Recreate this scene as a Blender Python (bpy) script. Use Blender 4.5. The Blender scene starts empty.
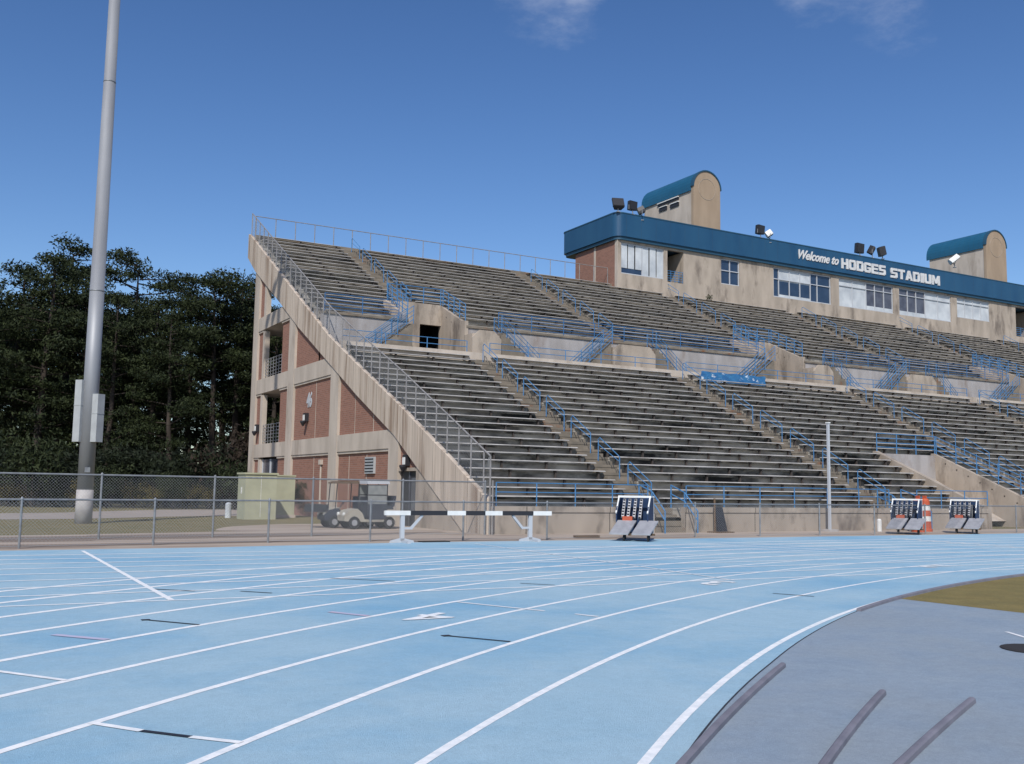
import bpy, math, random
from mathutils import Vector, Matrix
random.seed(7)
C = bpy.context.scene.collection
PI = math.pi
# ------------------------------------------------------------------ helpers
class MB:
    def __init__(s): s.v=[]; s.f=[]; s.m=[]; s.mi=0
    def add(s, vs, fs):
        n=len(s.v); s.v.extend([tuple(p) for p in vs]); s.f.extend([tuple(i+n for i in f) for f in fs]); s.m.extend([s.mi]*len(fs)); return s
    def quad(s,a,b,c,d): return s.add([a,b,c,d],[(0,1,2,3)])
    def box(s,x0,x1,y0,y1,z0,z1):
        v=[(x,y,z) for z in (z0,z1) for y in (y0,y1) for x in (x0,x1)]
        return s.add(v,[(0,2,3,1),(4,5,7,6),(0,1,5,4),(1,3,7,5),(3,2,6,7),(2,0,4,6)])
    def bar(s,p,q,r,n=6,r2=None,cap=True):
        p=Vector(p);q=Vector(q);d=(q-p)
        if d.length<1e-6: return s
        d.normalize(); a=Vector((0,0,1)) if abs(d.z)<.9 else Vector((1,0,0))
        u=d.cross(a).normalized(); w=d.cross(u); r2=r if r2 is None else r2
        vs=[]
        for c,rr in ((p,r),(q,r2)):
            for k in range(n):
                t=2*PI*(k+.5)/n; vs.append(c+u*math.cos(t)*rr+w*math.sin(t)*rr)
        fs=[(k,(k+1)%n,n+(k+1)%n,n+k) for k in range(n)]
        if cap: fs+=[tuple(range(n-1,-1,-1)),tuple(range(n,2*n))]
        return s.add(vs,fs)
    def path(s,pts,r,n=6):
        for a,b in zip(pts,pts[1:]): s.bar(a,b,r,n)
        return s
    def prism(s,poly,axis,a,b):
        """poly: list of 2D points, extruded from a to b on axis ('x': poly=(y,z); 'y': (x,z); 'z': (x,y))"""
        n=len(poly)
        def P(p,t): return {'x':(t,p[0],p[1]),'y':(p[0],t,p[1]),'z':(p[0],p[1],t)}[axis]
        vs=[P(p,a) for p in poly]+[P(p,b) for p in poly]
        fs=[tuple(range(n)),tuple(range(2*n-1,n-1,-1))]+[(i,n+i,n+(i+1)%n,(i+1)%n) for i in range(n)]
        return s.add(vs,fs)
    def lathe(s,cx,cy,prof,n=16):
        vs=[];fs=[]
        for r,z in prof:
            for k in range(n): t=2*PI*k/n; vs.append((cx+r*math.cos(t),cy+r*math.sin(t),z))
        for j in range(len(prof)-1):
            for k in range(n): fs.append((j*n+k,j*n+(k+1)%n,(j+1)*n+(k+1)%n,(j+1)*n+k))
        fs.append(tuple(range(n-1,-1,-1)));fs.append(tuple((len(prof)-1)*n+k for k in range(n)))
        return s.add(vs,fs)
    def xf(s,M):
        s.v=[tuple(M@Vector(p)) for p in s.v]; return s
    def build(s,name,mats,parent=None,smooth=False,fixn=True):
        me=bpy.data.meshes.new(name); me.from_pydata(s.v,[],s.f)
        for m in (mats if isinstance(mats,(list,tuple)) else [mats]): me.materials.append(m)
        me.polygons.foreach_set('material_index',s.m)
        if fixn:
            import bmesh
            bm=bmesh.new();bm.from_mesh(me);bmesh.ops.recalc_face_normals(bm,faces=bm.faces[:]);bm.to_mesh(me);bm.free()
        if smooth: me.polygons.foreach_set('use_smooth',[True]*len(me.polygons))
        me.update()
        o=bpy.data.objects.new(name,me); C.objects.link(o)
        if parent: o.parent=parent
        return o
def tag(o,label=None,cat=None,group=None,kind=None):
    if label: o['label']=label
    if cat: o['category']=cat
    if group: o['group']=group
    if kind: o['kind']=kind
    return o
def empty(name,label,cat,loc=(0,0,0),rz=0,group=None):
    o=bpy.data.objects.new(name,None); C.objects.link(o); o.location=loc; o.rotation_euler=(0,0,rz)
    o.empty_display_size=.3
    return tag(o,label,cat,group)
def struct(o): return tag(o,kind='structure')
def copy_tree(o,parent=None):
    c=o.copy(); C.objects.link(c)
    if parent: c.parent=parent
    for ch in list(o.children): copy_tree(ch,c)
    return c
def inst(o,parent,loc=None,rz=None,name=None):
    c=o.copy(); C.objects.link(c); c.parent=parent
    if loc is not None: c.location=loc
    if rz is not None: c.scale=(.76,.86,.92); c.rotation_euler=(0,0,rz)
    return c
# ------------------------------------------------------------------ materials
def ND(nt,t,**k):
    n=nt.nodes.new(t)
    for a,b in k.items(): setattr(n,a,b)
    return n
def rgb(h): return (h[0],h[1],h[2],1)
def mat(name,col,col2=None,scale=3.,rough=.8,metal=0.,stretch=(1,1,1),bump=0.,bscale=60.,col3=None,s3=.6,t3=(.5,.68),detail=6,spec=.4,contrast=(.35,.65),lines=None,brick=None,grain=None):
    m=bpy.data.materials.new(name); m.use_nodes=True; nt=m.node_tree; L=nt.links
    b=nt.nodes['Principled BSDF']; b.inputs['Roughness'].default_value=rough; b.inputs['Metallic'].default_value=metal
    b.inputs['Specular IOR Level'].default_value=spec
    tc=ND(nt,'ShaderNodeNewGeometry')
    mp=ND(nt,'ShaderNodeMapping'); mp.inputs['Scale'].default_value=stretch; L.new(tc.outputs['Position'],mp.inputs['Vector'])
    out=None
    if brick:
        # brick pattern on the (u,z) plane of the end walls
        sx=ND(nt,'ShaderNodeSeparateXYZ'); L.new(tc.outputs['Position'],sx.inputs[0])
        ad=ND(nt,'ShaderNodeMath',operation='ADD'); L.new(sx.outputs[0],ad.inputs[0]); L.new(sx.outputs[1],ad.inputs[1])
        cb=ND(nt,'ShaderNodeCombineXYZ'); L.new(ad.outputs[0],cb.inputs[0]); L.new(sx.outputs[2],cb.inputs[1])
        bt=ND(nt,'ShaderNodeTexBrick'); L.new(cb.outputs[0],bt.inputs['Vector'])
        bt.inputs['Scale'].default_value=1; bt.inputs['Brick Width'].default_value=.3; bt.inputs['Row Height'].default_value=.1
        bt.inputs['Mortar Size'].default_value=.009; bt.inputs['Color1'].default_value=rgb(col); bt.inputs['Color2'].default_value=rgb(col2); bt.inputs['Mortar'].default_value=rgb(brick)
        out=bt.outputs['Color']
    elif col2:
        n=ND(nt,'ShaderNodeTexNoise'); n.inputs['Scale'].default_value=scale; n.inputs['Detail'].default_value=detail; L.new(mp.outputs[0],n.inputs['Vector'])
        r=ND(nt,'ShaderNodeMapRange'); r.inputs['From Min'].default_value=contrast[0]; r.inputs['From Max'].default_value=contrast[1]; L.new(n.outputs['Fac'],r.inputs['Value'])
        mx=ND(nt,'ShaderNodeMix',data_type='RGBA'); mx.inputs['A'].default_value=rgb(col); mx.inputs['B'].default_value=rgb(col2); L.new(r.outputs[0],mx.inputs['Factor'])
        out=mx.outputs['Result']
    if col3:
        n=ND(nt,'ShaderNodeTexNoise'); n.inputs['Scale'].default_value=s3; n.inputs['Detail'].default_value=5; n.inputs['Roughness'].default_value=.65; L.new(mp.outputs[0],n.inputs['Vector'])
        r=ND(nt,'ShaderNodeMapRange'); r.inputs['From Min'].default_value=t3[0]; r.inputs['From Max'].default_value=t3[1]; L.new(n.outputs['Fac'],r.inputs['Value'])
        mx=ND(nt,'ShaderNodeMix',data_type='RGBA'); L.new(out,mx.inputs['A']); mx.inputs['B'].default_value=rgb(col3); L.new(r.outputs[0],mx.inputs['Factor'])
        out=mx.outputs['Result']
    if lines:   # thin darker joints: (axis index, spacing, width, darkness)
        sx=ND(nt,'ShaderNodeSeparateXYZ'); L.new(tc.outputs['Position'],sx.inputs[0])
        fr=ND(nt,'ShaderNodeMath',operation='DIVIDE'); L.new(sx.outputs[lines[0]],fr.inputs[0]); fr.inputs[1].default_value=lines[1]
        f2=ND(nt,'ShaderNodeMath',operation='FRACT'); L.new(fr.outputs[0],f2.inputs[0])
        lt=ND(nt,'ShaderNodeMath',operation='LESS_THAN'); L.new(f2.outputs[0],lt.inputs[0]); lt.inputs[1].default_value=lines[2]
        ml=ND(nt,'ShaderNodeMath',operation='MULTIPLY'); L.new(lt.outputs[0],ml.inputs[0]); ml.inputs[1].default_value=lines[3]
        mx=ND(nt,'ShaderNodeMix',data_type='RGBA'); L.new(out,mx.inputs['A']); mx.inputs['B'].default_value=(.05,.04,.03,1); L.new(ml.outputs[0],mx.inputs['Factor'])
        out=mx.outputs['Result']
    if grain:
        for sc_,am in grain:
            n=ND(nt,'ShaderNodeTexNoise'); n.inputs['Scale'].default_value=sc_; n.inputs['Detail'].default_value=4; n.inputs['Roughness'].default_value=.7; L.new(tc.outputs['Position'],n.inputs['Vector'])
            r=ND(nt,'ShaderNodeMapRange'); r.inputs['From Min'].default_value=.3; r.inputs['From Max'].default_value=.7; r.inputs['To Min'].default_value=1-am; r.inputs['To Max'].default_value=1+am; L.new(n.outputs['Fac'],r.inputs['Value'])
            vm=ND(nt,'ShaderNodeVectorMath',operation='SCALE'); L.new(out,vm.inputs[0]); L.new(r.outputs[0],vm.inputs['Scale']); out=vm.outputs[0]
    if out: L.new(out,b.inputs['Base Color'])
    else: b.inputs['Base Color'].default_value=rgb(col)
    if bump:
        n=ND(nt,'ShaderNodeTexNoise'); n.inputs['Scale'].default_value=bscale; n.inputs['Detail'].default_value=3; L.new(tc.outputs['Position'],n.inputs['Vector'])
        bp=ND(nt,'ShaderNodeBump'); bp.inputs['Strength'].default_value=bump; bp.inputs['Distance'].default_value=.02; L.new(n.outputs['Fac'],bp.inputs['Height']); L.new(bp.outputs[0],b.inputs['Normal'])
    return m
M={}
M['concrete']=mat('weathered_concrete',(.42,.355,.29),(.32,.27,.22),1.2,.9,stretch=(1,1,.35),col3=(.17,.14,.115),s3=1.0,t3=(.52,.70),bump=.3,bscale=25)
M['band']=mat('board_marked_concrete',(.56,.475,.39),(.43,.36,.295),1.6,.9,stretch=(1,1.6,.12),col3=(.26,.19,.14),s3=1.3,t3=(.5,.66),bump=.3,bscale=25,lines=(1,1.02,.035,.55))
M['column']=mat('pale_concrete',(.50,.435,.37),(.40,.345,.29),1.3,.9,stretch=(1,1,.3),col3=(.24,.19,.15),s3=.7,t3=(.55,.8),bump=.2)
M['nosing']=mat('pale_worn_nosing',(.36,.335,.30),(.16,.15,.13),1.1,.9,stretch=(.7,1,1),col3=(.05,.046,.04),s3=.8,t3=(.5,.62))
M['rail2']=mat('deep_blue_rail',(.03,.12,.28),(.04,.14,.31),4,.5)
M['tan']=mat('tan_concrete',(.36,.27,.19),(.31,.23,.16),1.2,.9,stretch=(1,1,.3))
M['wall']=mat('grey_wall_concrete',(.38,.325,.27),(.30,.255,.21),.9,.9,stretch=(1,1,.5),col3=(.15,.125,.105),s3=1.2,t3=(.5,.68),bump=.3,lines=(0,3.65,.012,.8))
M['shade_wall']=mat('shade_toned_concrete',(.37,.35,.345),(.28,.26,.25),1.5,.9,stretch=(1,1,.4),col3=(.20,.15,.12),s3=.9,t3=(.55,.8))  # bluish grey puts the sky-lit shade on these walls into the colour
M['deck']=mat('grimy_deck_concrete',(.44,.41,.36),(.26,.235,.205),1.4,.95,col3=(.028,.026,.024),s3=.55,t3=(.50,.64),stretch=(.45,1,1))
M['aisle']=mat('worn_aisle_concrete',(.225,.19,.15),(.15,.13,.105),1.6,.95,col3=(.20,.085,.04),s3=1.1,t3=(.58,.72))
M['bench']=mat('weathered_bench_plank',(.44,.42,.395),(.30,.285,.265),2.2,.75,stretch=(.6,1,1),col3=(.2,.18,.16),s3=1.1,t3=(.56,.74))
M['bracket']=mat('rusty_bracket',(.06,.05,.045))
M['brick']=mat('red_brick',(.285,.135,.095),(.225,.105,.075),brick=(.27,.20,.16),rough=.9)
M['fascia']=mat('blue_metal_fascia',(.012,.062,.135),(.018,.078,.155),.7,.4,stretch=(1,1,.3),spec=.5,lines=(0,1.5,.02,.35))
M['barrel']=mat('blue_metal_roof',(.014,.09,.165),(.018,.10,.18),1.,.4,lines=(1,.6,.03,.4))
M['trim']=mat('blue_trim',(.02,.07,.12),rough=.5)
M['rail']=mat('blue_painted_rail',(.05,.17,.35),(.07,.20,.39),4,.5,col3=(.16,.10,.06),s3=5,t3=(.66,.74))
M['galv']=mat('galvanised_steel',(.27,.285,.30),(.20,.21,.225),6,.5,metal=.35)
M['grey_rail']=mat('dull_grey_rail',(.30,.29,.29),(.22,.21,.205),5,.6,metal=.2)
M['wire']=mat('galvanised_wire',(.33,.34,.35),rough=.5,metal=.3)
M['alu']=mat('aluminium',(.42,.42,.44),(.34,.34,.36),5,.4,metal=.4)
M['white']=mat('white_paint',(.74,.74,.72),(.66,.66,.64),4,.5)
M['letter']=mat('white_sign_letters',(.66,.66,.65),(.52,.52,.52),2.,.5)
M['black']=mat('black_paint',(.025,.025,.03),rough=.5)
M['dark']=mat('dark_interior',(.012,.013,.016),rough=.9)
M['glass']=mat('dark_window_glass',(.018,.035,.07),(.03,.05,.09),1.2,.12,spec=.8)
M['glass2']=mat('dusty_window_glass',(.10,.105,.13),(.06,.06,.08),1.4,.25,spec=.7)
M['blind']=mat('white_blind',(.56,.59,.61),(.40,.43,.46),.9,.6)
M['frame']=mat('pale_window_frame',(.45,.47,.5),rough=.5)
M['pole']=mat('galvanised_pole',(.30,.31,.33),(.235,.245,.265),.8,.55,metal=.25,stretch=(1,1,.4))
M['pole_base']=mat('pale_pole_base',(.42,.40,.39),(.33,.31,.30),3,.8)
M['cabinet']=mat('beige_cabinet',(.40,.40,.28),(.35,.35,.245),2,.6)
M['grey_cabinet']=mat('grey_cabinet',(.40,.42,.43),(.34,.355,.365),3,.6)
M['navy']=mat('navy_panel',(.010,.03,.085),(.014,.038,.10),3,.5)
M['orange']=mat('orange_plastic',(.50,.10,.04),(.40,.08,.04),4,.6)
M['tarp']=mat('blue_tarp',(.025,.12,.29),(.04,.17,.35),2.,.5,col3=(.62,.68,.74),s3=1.6,t3=(.58,.64),stretch=(1,1,2))
M['cream']=mat('cream_body',(.40,.37,.31),(.30,.27,.22),4,.4)
M['rubber']=mat('tyre_rubber',(.02,.02,.022),rough=.9)
M['seat']=mat('dark_vinyl',(.03,.035,.05),rough=.6)
M['clear']=mat('hazy_plastic_windscreen',(.25,.26,.25),(.18,.19,.19),5,.3,spec=.7)
M['mat']=mat('black_mat',(.03,.027,.027),rough=.9)
M['kerb']=mat('aluminium_kerb',(.225,.215,.25),(.17,.165,.195),4,.6,metal=.1)
M['seam']=mat('dark_seam',(.03,.035,.05),rough=.9)
M['line']=mat('lane_paint',(.86,.86,.86),(.70,.73,.75),9,.7,grain=((45,.08),),col3=(.5,.58,.66),s3=3,t3=(.66,.74))
M['line2']=mat('faded_lane_paint',(.82,.84,.85),(.66,.72,.76),9,.7)
M['red']=mat('faded_red_paint',(.52,.42,.53),(.42,.45,.60),3,.8)
M['bark']=mat('pine_bark',(.055,.042,.034),(.03,.024,.02),4,.95,stretch=(1,1,.2))
M['wood']=mat('weathered_plank',(.16,.11,.07),(.10,.07,.05),4,.9)
M['track']=mat('blue_track_surface',(.30,.462,.57),(.345,.50,.60),1.1,.85,detail=14,grain=((55,.10),(7,.05)),col3=(.205,.40,.56),s3=.25,t3=(.45,.66),bump=.5,bscale=160,contrast=(.3,.7))
M['apron']=mat('grey_blue_apron',(.235,.30,.375),(.275,.335,.40),1.4,.85,detail=14,grain=((60,.12),(9,.07)),col3=(.255,.30,.345),s3=.35,t3=(.45,.7),bump=.5,bscale=160)
def leafmat(name,a,b):
    m=bpy.data.materials.new(name); m.use_nodes=True; nt=m.node_tree; L=nt.links; bs=nt.nodes['Principled BSDF']
    g=ND(nt,'ShaderNodeNewGeometry'); n=ND(nt,'ShaderNodeTexNoise'); n.inputs['Scale'].default_value=.55; n.inputs['Detail'].default_value=3
    L.new(g.outputs['Position'],n.inputs['Vector'])
    ad=ND(nt,'ShaderNodeMath',operation='MULTIPLY_ADD'); L.new(g.outputs['Random Per Island'],ad.inputs[0]); ad.inputs[1].default_value=.5; L.new(n.outputs['Fac'],ad.inputs[2])
    r=ND(nt,'ShaderNodeMapRange'); r.inputs['From Min'].default_value=.5; r.inputs['From Max'].default_value=1.05; L.new(ad.outputs[0],r.inputs['Value'])
    mx=ND(nt,'ShaderNodeMix',data_type='RGBA'); mx.inputs['A'].default_value=rgb(a); mx.inputs['B'].default_value=rgb(b); L.new(r.outputs[0],mx.inputs['Factor'])
    L.new(mx.outputs['Result'],bs.inputs['Base Color']); bs.inputs['Roughness'].default_value=.7; bs.inputs['Specular IOR Level'].default_value=.2
    return m
M['needle']=leafmat('pine_needles',(.011,.018,.008),(.034,.045,.015))
M['needle_dark']=leafmat('far_pine_needles',(.008,.013,.008),(.02,.028,.013))
M['leaf']=leafmat('shrub_leaves',(.012,.02,.009),(.032,.042,.015))
M['autumn']=leafmat('autumn_leaves',(.055,.05,.018),(.14,.11,.03))
M['twig']=leafmat('dry_twigs',(.02,.016,.013),(.04,.028,.02))
# ground: grass with dry patches
M['grass']=mat('dry_winter_grass',(.19,.155,.072),(.145,.13,.055),.7,.95,col3=(.20,.165,.085),s3=.9,t3=(.5,.7),bump=.8,bscale=60)
M['dirt']=mat('pinkish_dirt',(.42,.345,.285),(.35,.285,.23),.8,.95,col3=(.24,.185,.15),s3=.8,t3=(.52,.7),bump=.6,bscale=40,stretch=(.25,1,1))
M['dirt2']=mat('worn_strip',(.24,.19,.155),(.20,.155,.125),.8,.95,bump=.6,bscale=40,stretch=(.25,1,1))
M['gravel']=mat('pale_road',(.36,.31,.28),(.30,.26,.23),.8,.95,bump=.6,bscale=40)
M['turf']=mat('infield_grass',(.27,.21,.075),(.20,.165,.06),2.,.95,grain=((30,.22),(4,.12)),col3=(.22,.17,.06),s3=1.2,t3=(.5,.7),bump=1,bscale=120)
# ------------------------------------------------------------------ ground and track
def sheet(name,pts,z,m):
    b=MB(); b.add([(x,y,z) for x,y in pts],[tuple(range(len(pts)))]); o=b.build(name,m,fixn=False)
    if o.data.polygons[0].normal.z<0: o.data.flip_normals()
    return struct(o)
def smooth_poly(pts,n=8):
    out=[]
    for i in range(len(pts)-1):
        p0=pts[max(i-1,0)];p1=pts[i];p2=pts[i+1];p3=pts[min(i+2,len(pts)-1)]
        for k in range(n):
            t=k/n; q=[]
            for a in (0,1):
                q.append(.5*((2*p1[a])+(-p0[a]+p2[a])*t+(2*p0[a]-5*p1[a]+4*p2[a]-p3[a])*t*t+(-p0[a]+3*p1[a]-3*p2[a]+p3[a])*t**3))
            out.append(tuple(q))
    out.append(pts[-1]); return out
sheet('ground',[(-1500,-1500),(1500,-1500),(1500,1500),(-1500,1500)],0,M['grass'])
edge=[(-70,24.9),(-20,25.5),(1.3,26.15),(6,26.2),(12,27.1),(17,27.0),(26,27.1),(40,27.3),(130,27.3)]
dirt_in=[(130,36),(-70,36)]
sheet('dirt_apron',[(-70,24.0),(130,24.0),(130,31.3),(17,31.3)]+list(reversed(smooth_poly([(-70,31.6),(-20,32.6),(1.5,33.5),(4.4,34.0),(6.9,34.6),(9.1,35.4),(8.4,35.9),(9.4,38.6),(11,40.3),(13,41.2),(17,41.5)]))),.004,M['dirt'])
sheet('worn_path',smooth_poly([(-70,28.2),(-20,28.9),(1.4,29.8),(3.9,30.2),(8.2,30.8),(12,31.6),(16,33)])+smooth_poly([(16,33.6),(12,32.9),(8.6,33.4),(4.2,33.1),(1.5,32.6),(-20,31.7),(-70,30.8)]),.008,M['dirt2'])
sheet('fence_strip',smooth_poly([(-70,26.0),(-20,26.9),(1.3,27.5),(4,27.7),(8,28.2),(12,28.3)])+smooth_poly([(12,28.6),(8,29.0),(4,28.7),(1.3,28.5),(-20,27.6),(-70,26.8)]),.008,M['dirt2'])
sheet('far_road',smooth_poly([(-90,38.0),(-20,42.5),(2.1,47.3),(5.7,48.3),(9.4,50.8),(12.9,52.0),(25,54)])+smooth_poly([(25,72),(16.5,66),(11.8,64.2),(7,59.7),(2.5,56.4),(-20,50.5),(-90,44.5)]),.006,M['gravel'])
sheet('running_track',[(-70,-80),(130,-80)]+[p for p in reversed(edge)],.010,M['track'])
TA=math.radians(-1.684); dT=Vector((math.cos(TA),math.sin(TA))); nT=Vector((-math.sin(TA),math.cos(TA)))
T0=Vector((28.2,13.78)); R0=35.43; LW=1.22; CC=T0-nT*R0
def oval(off,x1=100.,na=150,straight=True):
    pts=[]
    if straight: 
        for k in range(12,0,-1): pts.append(T0+dT*(x1-28.2)*k/12+nT*off)
    for k in range(na+1):
        t=k/na*PI; d=nT*math.cos(t)-dT*math.sin(t); pts.append(CC+d*(R0+off))
    return pts
def ribbon(b,pts,w,z):
    n=len(pts); vs=[]
    for i,p in enumerate(pts):
        a=pts[max(i-1,0)];c=pts[min(i+1,n-1)]; d=(Vector(c)-Vector(a)).normalized(); q=Vector((-d.y,d.x))*w/2
        vs+=[(p[0]+q.x,p[1]+q.y,z),(p[0]-q.x,p[1]-q.y,z)]
    b.add(vs,[(2*i,2*i+1,2*i+3,2*i+2) for i in range(n-1)])
def up(o):
    me=o.data
    if sum(p.normal.z for p in me.polygons)<0: me.flip_normals()
    return o
b=MB()
for k in range(0,10): ribbon(b,oval(k*LW),(.068,.068,.07,.075,.08,.09,.10,.11,.12,.12)[k],.0125)
up(struct(b.build('oval_lane_lines',M['line'],fixn=False)))
b=MB()
for k in range(0,9): ribbon(b,[T0-dT*t+nT*(k*LW) for t in (0,12,24,36,48,70)],.085+.005*k,.0140)
up(struct(b.build('straight_lane_lines',M['line2'],fixn=False)))
b=MB(); ribbon(b,[(2.92,25.6),(2.84,14.55)],.085,.0155); up(struct(b.build('start_line',M['line'],fixn=False)))
b=MB(); ribbon(b,smooth_poly([(13.5,26.0),(13.35,23.2),(13.15,20.2),(13.05,18.4),(12.95,16.9),(12.68,14.1)]),.06,.0170); up(struct(b.build('break_line',M['line2'],fixn=False)))
b=MB()
for p,q in [((.2,10.1),(.96,9.02)),((.96,7.38),(1.22,7.01)),((1.47,6.71),(1.72,6.43)),((6.42,12.85),(7.03,11.49)),((7.23,11.06),(7.36,10.72))]: ribbon(b,[p,q],.06,.0160)
for i in range(9):   # staggered start marks far down the straight
    for dx in (0,): ribbon(b,[(30.2-.1*i,25.2-.66*i),(30.9-.1*i,25.0-.66*i)],.2,.0160)
up(struct(b.build('white_track_marks',M['line'],fixn=False)))
b=MB()
for p,q in [((1.22,7.01),(1.47,6.71)),((2.17,12.56),(2.64,11.9)),((4.87,10.0),(5.3,9.35)),((2.89,16.11),(3.38,15.61)),((4.0,15.37),(4.36,14.93)),((8.67,14.98),(9.05,14.47)),((5.97,16.95),(6.81,16.05)),((11.66,12.06),(11.95,11.46))]: ribbon(b,[p,q],.045,.0165)
for x,y in ((2.17,12.56),(4.87,10.0)): b.box(x-.05,x+.05,y-.04,y+.05,.0135,.0168)
up(struct(b.build('black_track_marks',M['black'],fixn=False)))
b=MB()
for p,q in [((1.1,11.72),(1.56,11.14)),((4.4,12.46),(4.7,11.9))]: ribbon(b,[p,q],.10,.0165)
up(struct(b.build('faded_red_marks',M['red'],fixn=False)))
def text_mesh(txt,size,ext=0.,offset=0.,shear=0.,width=1.,res=3):
    cu=bpy.data.curves.new('text','FONT'); cu.body=txt; cu.size=size; cu.extrude=ext; cu.offset=offset; cu.shear=shear; cu.resolution_u=res; cu.align_x='LEFT'
    o=bpy.data.objects.new('text',cu); C.objects.link(o); bpy.context.view_layer.update()
    dg=bpy.context.evaluated_depsgraph_get(); me=bpy.data.meshes.new_from_object(o.evaluated_get(dg)); bpy.data.objects.remove(o)
    for v in me.vertices: v.co.x*=width
    me.materials.clear(); return me
def put(me,name,m,parent=None,loc=(0,0,0),rot=(0,0,0)):
    me.materials.append(m); me.name=name; o=bpy.data.objects.new(name,me); C.objects.link(o); o.location=loc; o.rotation_euler=rot
    if parent: o.parent=parent
    return o
for d,x,y,a in (('4',5.34,11.53,123),('3',12.0,13.8,113),('2',19.6,15.2,101)):
    me=text_mesh(d,1.2,0,.012,0,.85); mx=sum(v.co.x for v in me.vertices)/len(me.vertices)
    for v in me.vertices: v.co.x-=mx; v.co.y-=.42
    struct(put(me,'lane_number',M['line'],None,(x,y,.0175),(0,0,math.radians(a))))
# infield apron inside the oval, grass beyond it
def inner(o0,na=220):
    out=[]
    for p in oval(0,na=na):
        d=p-CC; th=math.degrees(math.atan2(d.y,d.x)); f=min(1,max(0,(th-116)/9)) if 0<th<=180 else (1 if th<0 else 0)
        out.append(CC+d.normalized()*((d.length if th<88 else R0)-(o0+.13*f)) if th>=88 or th<0 else p-nT*o0)
    return out
ap=inner(.07)
sheet('infield_apron',[(p[0],p[1]) for p in ap],.0118,M['apron'])
b=MB(); ribbon(b,inner(.075),.016,.0135); up(struct(b.build('surface_seam',M['seam'],fixn=False)))
gr=[(13.0,10.45)]+[tuple(p) for p in reversed([q for q in oval(-.16,na=300) if q[0]>13.2 and q[1]>0])]+[(100,-30),(15,-30)]
gr=[(13.0,10.75)]+sorted([tuple(q) for q in oval(-.16,na=300) if q[0]>13.2 and q[1]>5],key=lambda p:p[0])+[(100,-45),(14.6,-45),(13.3,6)]
sheet('infield_grass',gr,.0135,M['turf'])
# kerb rails
def kerb_mesh(pts,w=.034,h=.045,z=.013):
    b=MB();n=len(pts)
    prof=[(-w,0),(-w*.9,h*.75),(-w*.4,h),(w*.4,h),(w*.9,h*.75),(w,0)]
    vs=[]
    for i,p in enumerate(pts):
        a=Vector(pts[max(i-1,0)]);c=Vector(pts[min(i+1,n-1)]); d=(c-a).normalized(); q=Vector((-d.y,d.x))
        vs+=[(p[0]+q.x*u,p[1]+q.y*u,z+v) for u,v in prof]
    k=len(prof); fs=[]
    for i in range(n-1): fs+=[(i*k+j,i*k+(j+1)%k,(i+1)*k+(j+1)%k,(i+1)*k+j) for j in range(k)]
    fs+=[tuple(range(k)),tuple((n-1)*k+j for j in range(k))]
    return b.add(vs,fs)
kp=[tuple(q) for q in oval(-.115,na=300) if q[0]>10.85 and q[1]>5 and q[0]<75]
k=kerb_mesh(kp).build('kerb_rail',M['kerb']); tag(k,'long raised grey kerb rail following the inside edge of the track beside the grass','kerb')
for a,c,bow,lab in (((6.88,7.0),(3.2,4.22),.045,'loose grey kerb length lying along the seam beside the white inner lane line'),
              ((6.70,5.71),(4.1,4.02),.022,'loose grey kerb length lying on the apron between the two others'),
              ((7.10,5.19),(4.5,3.9),.015,'loose grey kerb length on the apron, farthest from the track')):
    a=Vector(a);c=Vector(c);d=c-a;q=Vector((-d.y,d.x)).normalized()
    pts=[tuple(a+d*t/10-q*bow*4*(t/10)*(1-t/10)) for t in range(11)]
    kk=kerb_mesh(pts,.030,.04,.0135).build('kerb_rail',M['kerb']); tag(kk,lab,'kerb','loose kerb lengths on the apron')
b=MB(); b.lathe(10.15,6.62,[(.36,.0155),(.36,.022),(.30,.03),(.02,.032)],20); tag(b.build('drain_cover',M['mat'],smooth=False),'round dark drain cover set in the grey apron','drain cover')
b=MB(); ribbon(b,[(11.11,7.63),(10.8,7.1)],.05,.0165); up(struct(b.build('apron_mark',M['line'],fixn=False)))
# ------------------------------------------------------------------ grandstand
X0,X1=16.62,110.
WY=31.2
GS=empty('grandstand','large concrete grandstand with two decks of bleacher benches and a brick end wall','grandstand',(X0,WY,0))
def G(b,name,m,smooth=False,parent=None,label=None):
    b.xf(Matrix.Translation((-X0,-WY,0))); o=b.build(name,m,parent or GS,smooth)
    if label: o['label']=label
    return o
def GS_split(b,name,m,parent=None):
    """each separate solid of the mesh becomes a part of its own"""
    par=list(range(len(b.v)))
    def fd(i):
        while par[i]!=i: par[i]=par[par[i]]; i=par[i]
        return i
    for f in b.f:
        for k in f[1:]: par[fd(k)]=fd(f[0])
    comp={}
    for f,mi in zip(b.f,b.m): comp.setdefault(fd(f[0]),[]).append((f,mi))
    out=[]
    for fs in comp.values():
        idx={};nb=MB()
        for f,mi in fs:
            t=[]
            for i in f:
                if i not in idx: idx[i]=len(nb.v); nb.v.append(b.v[i])
                t.append(idx[i])
            nb.f.append(tuple(t)); nb.m.append(mi)
        out.append(G(nb,name,m,parent=parent))
    return out
LY0,LD,LZ0,LR=32.1,.71,.94,.352       # lower deck: first tread front, depth, level, rise
UY0,UD,UZ0,UR=52.2,.72,11.33,.375
NL,NU=22,18
LA=[24.8,38.5,52.6,66.6,80.6,94.6]      # aisle centres
UA=[23.5,37.1,51.0,64.9,79.2,93.2]
AW=.62                             # half width
LT=[(44.6,49.1)]                   # lower trenches: rows 0..8
LTR=8
UT=[(21.9,25.3),(48.5,51.9),(75.1,78.5)]      # upper portals: rows 0..1
UTR=2
PBX=45.9                           # press box left end
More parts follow.
